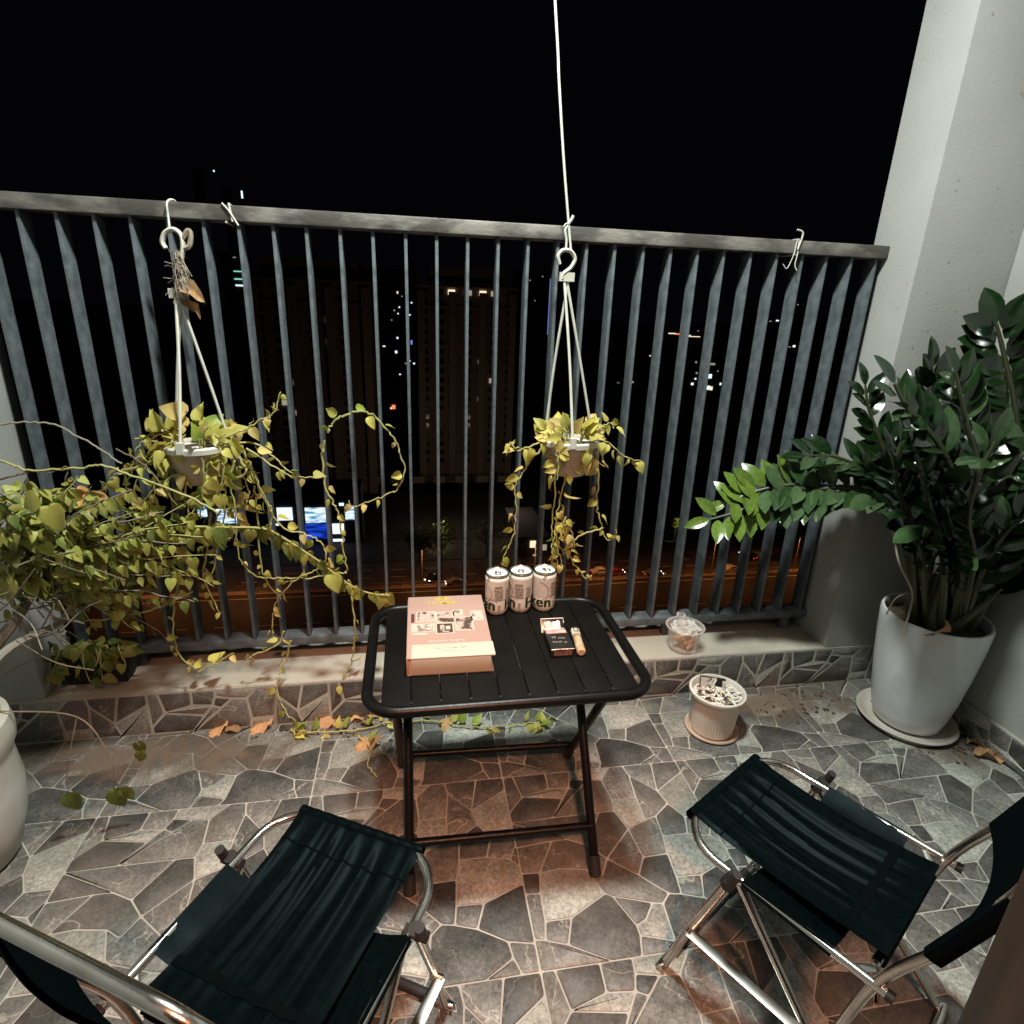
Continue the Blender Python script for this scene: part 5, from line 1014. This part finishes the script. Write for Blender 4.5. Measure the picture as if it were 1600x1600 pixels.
# a dim parade of shops to the right of it
pS = at(690, 800, y=330); bS = V((pS.x, 336, Zg)); t = thing('shop_building', 'unlit long low building beyond the road, between the two towers', 'building', bS)
xa, xb = at(570, 800, y=331).x, at(800, 800, y=331).x; zt = at(690, 772, y=331).z
mb = MB(bS); mb.box((xa, 331, Zg), (xb, 345, zt)); mb.build('wall', M['dark'], t, smooth=False)
for k in range(7):
    x = xa + (xb - xa) * (k + .5) / 7; mb = MB(bS); mb.box((x - 3.4, 330.6, Zg + 5), (x + 3.4, 330.95, Zg + 9)); mb.build('shop_sign', M['tower2'], t, smooth=False); mb = MB(bS); mb.box((x - 3, 330.7, Zg), (x + 3, 330.95, Zg + 4.4)); mb.build('shutter', M['glass'], t, smooth=False)
# the two towers
def tower(u0, u1, vtop, y, label, litw, ncol, nfl, setback):
    a, b = at(u0, vtop + 100, y=y).x, at(u1, vtop + 100, y=y).x; zt = at((u0 + u1) / 2, vtop, y=y).z; wd = b - a; c = V(((a + b) / 2, y + wd * .35, Zg))
    t = thing('apartment_tower', label, 'building', c, 0, 'apartment towers beyond the road'); fh = (zt - Zg) / nfl
    mb = MB(c); mb.box((a, y, Zg), (b, y + wd * .7, zt - fh * 1.5)); mb.box((a + wd * setback, y + wd * .05, zt - fh * 1.5), (b - wd * setback, y + wd * .6, zt)); mb.build('wall', M['tower'], t, smooth=False)
    for k in (0, .333, .667, 1):
        x = a + wd * (.04 + .92 * k); mb = MB(c); mb.box((x - wd * .035, y - wd * .03, Zg), (x + wd * .035, y + .01, zt - fh * 2.4)); mb.build('pier', M['tower2'], t, smooth=False)
    for f in (3, nfl - 4, nfl - 2): mb = MB(c); mb.box((a - wd * .015, y - wd * .02, Zg + f * fh), (b + wd * .015, y - .02, Zg + f * fh + fh * .18)); mb.build('ledge_band', M['tower2'], t, smooth=False)
    wn = MB(c); cells = []
    for f in range(2, nfl - 2):
        for k in range(ncol):
            x = a + wd * (k + .5 + .12 * math.sin(k * 2.2)) / ncol; z = Zg + f * fh + fh * .3; s = wd / ncol * .24
            if (f, k) in litw: mb = MB(c); mb.box((x - s, y - wd * .012, z), (x + s, y - .02, z + fh * .5)); mb.build('lit_window', M[litw[(f, k)]], t, smooth=False)
            else:
                wn.box((x - s, y - .16, z), (x + s, y - .01, z + fh * .5)); cells.append(1)
    wn.build('window', M['glass'], t, smooth=False)['kind'] = 'stuff'
tower(392, 580, 404, 330, 'dark apartment tower seen between the two hanging baskets, nearer the left one', {(11, 2): 'w_dim', (17, 4): 'w_dim', (15, 4): 'w_dim', (9, 1): 'w_dim', (8, 2): 'w_warm'}, 7, 23, .1)
tower(652, 806, 418, 350, 'dark apartment tower with a few lit windows left of the right hanging basket', {(20, 2): 'w_warm', (20, 4): 'w_warm', (20, 5): 'w_dim', (20, 3): 'w_dim', (21, 5): 'w_dim', (13, 4): 'w_dim', (9, 4): 'w_dim', (11, 5): 'w_dim'}, 7, 23, .12)
# unseen fill lights added in front of the towers so their faces show faintly
for u in (420, 560, 690, 790):
    p = at(u, 770, y=268); light('tower_fill_light', 'POINT', (p.x, 262, Zg + 22), 1300, (1, .72, .52), .4)
# the city beyond: dark blocks with scattered lit windows
random.seed(21)
def block(y, u0, u1, vtop, label, lights, n):
    a, b = at(u0, 500, y=y).x, at(u1, 500, y=y).x; zt = at((u0 + u1) / 2, vtop, y=y).z; c = V(((a + b) / 2, y + 20, Zg))
    t = thing('city_block', label, 'building', c, 0, 'far city buildings'); mb = MB(c); mb.box((a, y, Zg), (b, y + 40, zt)); mb.build('wall', M['dark'], t, smooth=False)
    k = y / 913 * 1.0
    for u, v, m, sw, sh2 in lights:
        p = at(u, v, y=y - 1); mb = MB(c); mb.box((p.x - sw * k, y - .8, p.z - sh2 * k), (p.x + sw * k, y - .2, p.z + sh2 * k)); mb.build('lit_window', M[m], t, smooth=False)
block(760, 560, 652, 420, 'far dark building full of small lit windows between the two towers', [(621, 457, 'w_warm', 1, 1.6), (643, 473, 'w_cool', 1, 1), (616, 485, 'w_dim', 1, 1), (624, 480, 'w_cool', 1, 1), (622, 490, 'w_cool', .9, .9), (640, 492, 'w_cool', 1.3, .8), (573, 508, 'w_cool', 1.3, 1.2), (587, 524, 'w_cool', 1.3, .8), (570, 531, 'w_cool', 1.1, .7), (621, 528, 'w_cool', 1.2, 1.3), (600, 541, 'w_cool', 1.8, .8), (619, 550, 'w_cool', 1.6, 1.8), (643, 535, 'w_blue', 1.4, 3), (571, 555, 'w_warm', 1.2, .8), (647, 568, 'w_cool', 1.4, 1), (640, 564, 'w_cool', 1.2, .8), (625, 585, 'w_cool', 1.2, .8), (634, 568, 'w_dim', 1, 1), (628, 463, 'w_dim', .8, .8), (612, 500, 'w_dim', .8, .8)], 0)
block(700, 355, 388, 395, 'far dark building with green lit floors beside the left tower', [(372, 424, 'w_cyan', 6, .7), (372, 436, 'w_cyan', 5, .9), (374, 446, 'w_cool', 5, 1), (366, 402, 'w_dim', 2, .5)], 0)
block(1500, 370, 384, 298, 'far slim tower whose white top light shows above the handrail', [(378, 304, 'w_cool', 1.1, 4.5)], 0)
block(1700, 330, 338, 262, 'far mast like tower with one small light high above the handrail', [(334, 267, 'w_cool', .9, 1)], 0)
block(820, 806, 872, 425, 'far dark building with faint blue strip lights behind the right basket', [(848, 432, 'w_dim', .8, .8), (828, 438, 'w_dim', .8, .8), (858, 480, 'w_blue', .5, 40), (836, 470, 'w_dim', .7, .7)], 0)
block(620, 1070, 1128, 562, 'far building with a group of bright windows between the right bars', [(1088, 566, 'w_dim', 1.2, 1.5), (1114, 569, 'w_dim', 4, 1.6), (1110, 588, 'w_cool', 2.6, 3.4), (1087, 592, 'w_cool', 1.4, 1.3), (1089, 583, 'w_dim', 1.4, 1.3), (1082, 600, 'w_cool', 2, 1.8), (1106, 606, 'w_cool', 4.2, 3.2), (1112, 607, 'w_warm', 1.8, 3), (1126, 600, 'w_cool', 1.2, 2), (1122, 580, 'w_dim', 1, 1)], 0)
block(2600, 1030, 1110, 508, 'long far bridge like row of lights on the horizon', [(1050, 521, 'w_warm', 6, .8), (1060, 522, 'sign_red', 5, 1), (1085, 526, 'w_warm', 10, .6), (1024 + 10, 517, 'w_dim', 1, 1), (1091, 517, 'w_dim', 1.2, .6), (1046, 533, 'w_dim', 1, 1), (1005 + 30, 528, 'w_dim', .8, .8), (1075, 524, 'w_warm', 5, .7)], 0)
block(900, 955, 1010, 585, 'far low building with a strip of lights between the middle bars', [(966, 600, 'w_cool', 2, 1.8), (987, 597, 'w_dim', 3.4, 1.4), (994, 602, 'w_dim', 5, .6), (1016, 556, 'w_warm', 1, 1), (985, 637, 'w_dim', 1.2, 1), (980, 649, 'w_cool', 1, 1)], 0)
block(1100, 1190, 1290, 490, 'far building with two bright lights behind the rightmost bars', [(1215, 501, 'w_cool', 2.4, 1), (1204, 502, 'w_dim', 2, .6), (1241, 541, 'w_cool', 2.2, 1.6), (1234, 542, 'w_dim', 2, .6), (1247, 476, 'w_dim', 1, .8), (1230, 502, 'w_dim', 2, .6), (1188 + 6, 632, 'w_dim', .9, .9)], 0)
block(480, 1010, 1120, 695, 'row of dim lit sheds in the middle distance behind the bars', [(1056, 708, 'w_cool', 3.4, 1), (1024, 707, 'w_dim', 5, 1.4), (1073, 712, 'w_cool', .9, .8), (1060, 734, 'w_dim', 6, .8), (1090, 733, 'w_dim', 5, .7), (1097, 744, 'w_cool', 3, 4), (1040, 704, 'w_dim', 2, .6)], 0)
block(520, 600, 640, 612, 'dark low building with a red orange lamp between the towers', [(615, 636, 'sign_red', 2.6, 3), (611, 638, 'w_warm', 1.2, 1.2)], 0)
block(560, 440, 480, 600, 'low dark building with single lamps behind the left tower foot', [(463, 609, 'w_dim', .8, .8)], 0)
block(262, 1190, 1260, 800, 'dark kiosk with white lamps by the far pavement at the right', [(1197, 812, 'w_cool', 2.4, 2.6), (1222, 815, 'w_cool', 3, 2.4), (1224, 824, 'w_dim', 4, .8), (1217, 806, 'w_dim', 3, .8)], 0)
block(230, 825, 880, 838, 'small lit kiosk beyond the road behind the right pothos', [(833, 851, 'w_warm', 5, 6), (850, 856, 'w_dim', 5, 5), (840, 868, 'w_dim', 8, 1.2)], 0)
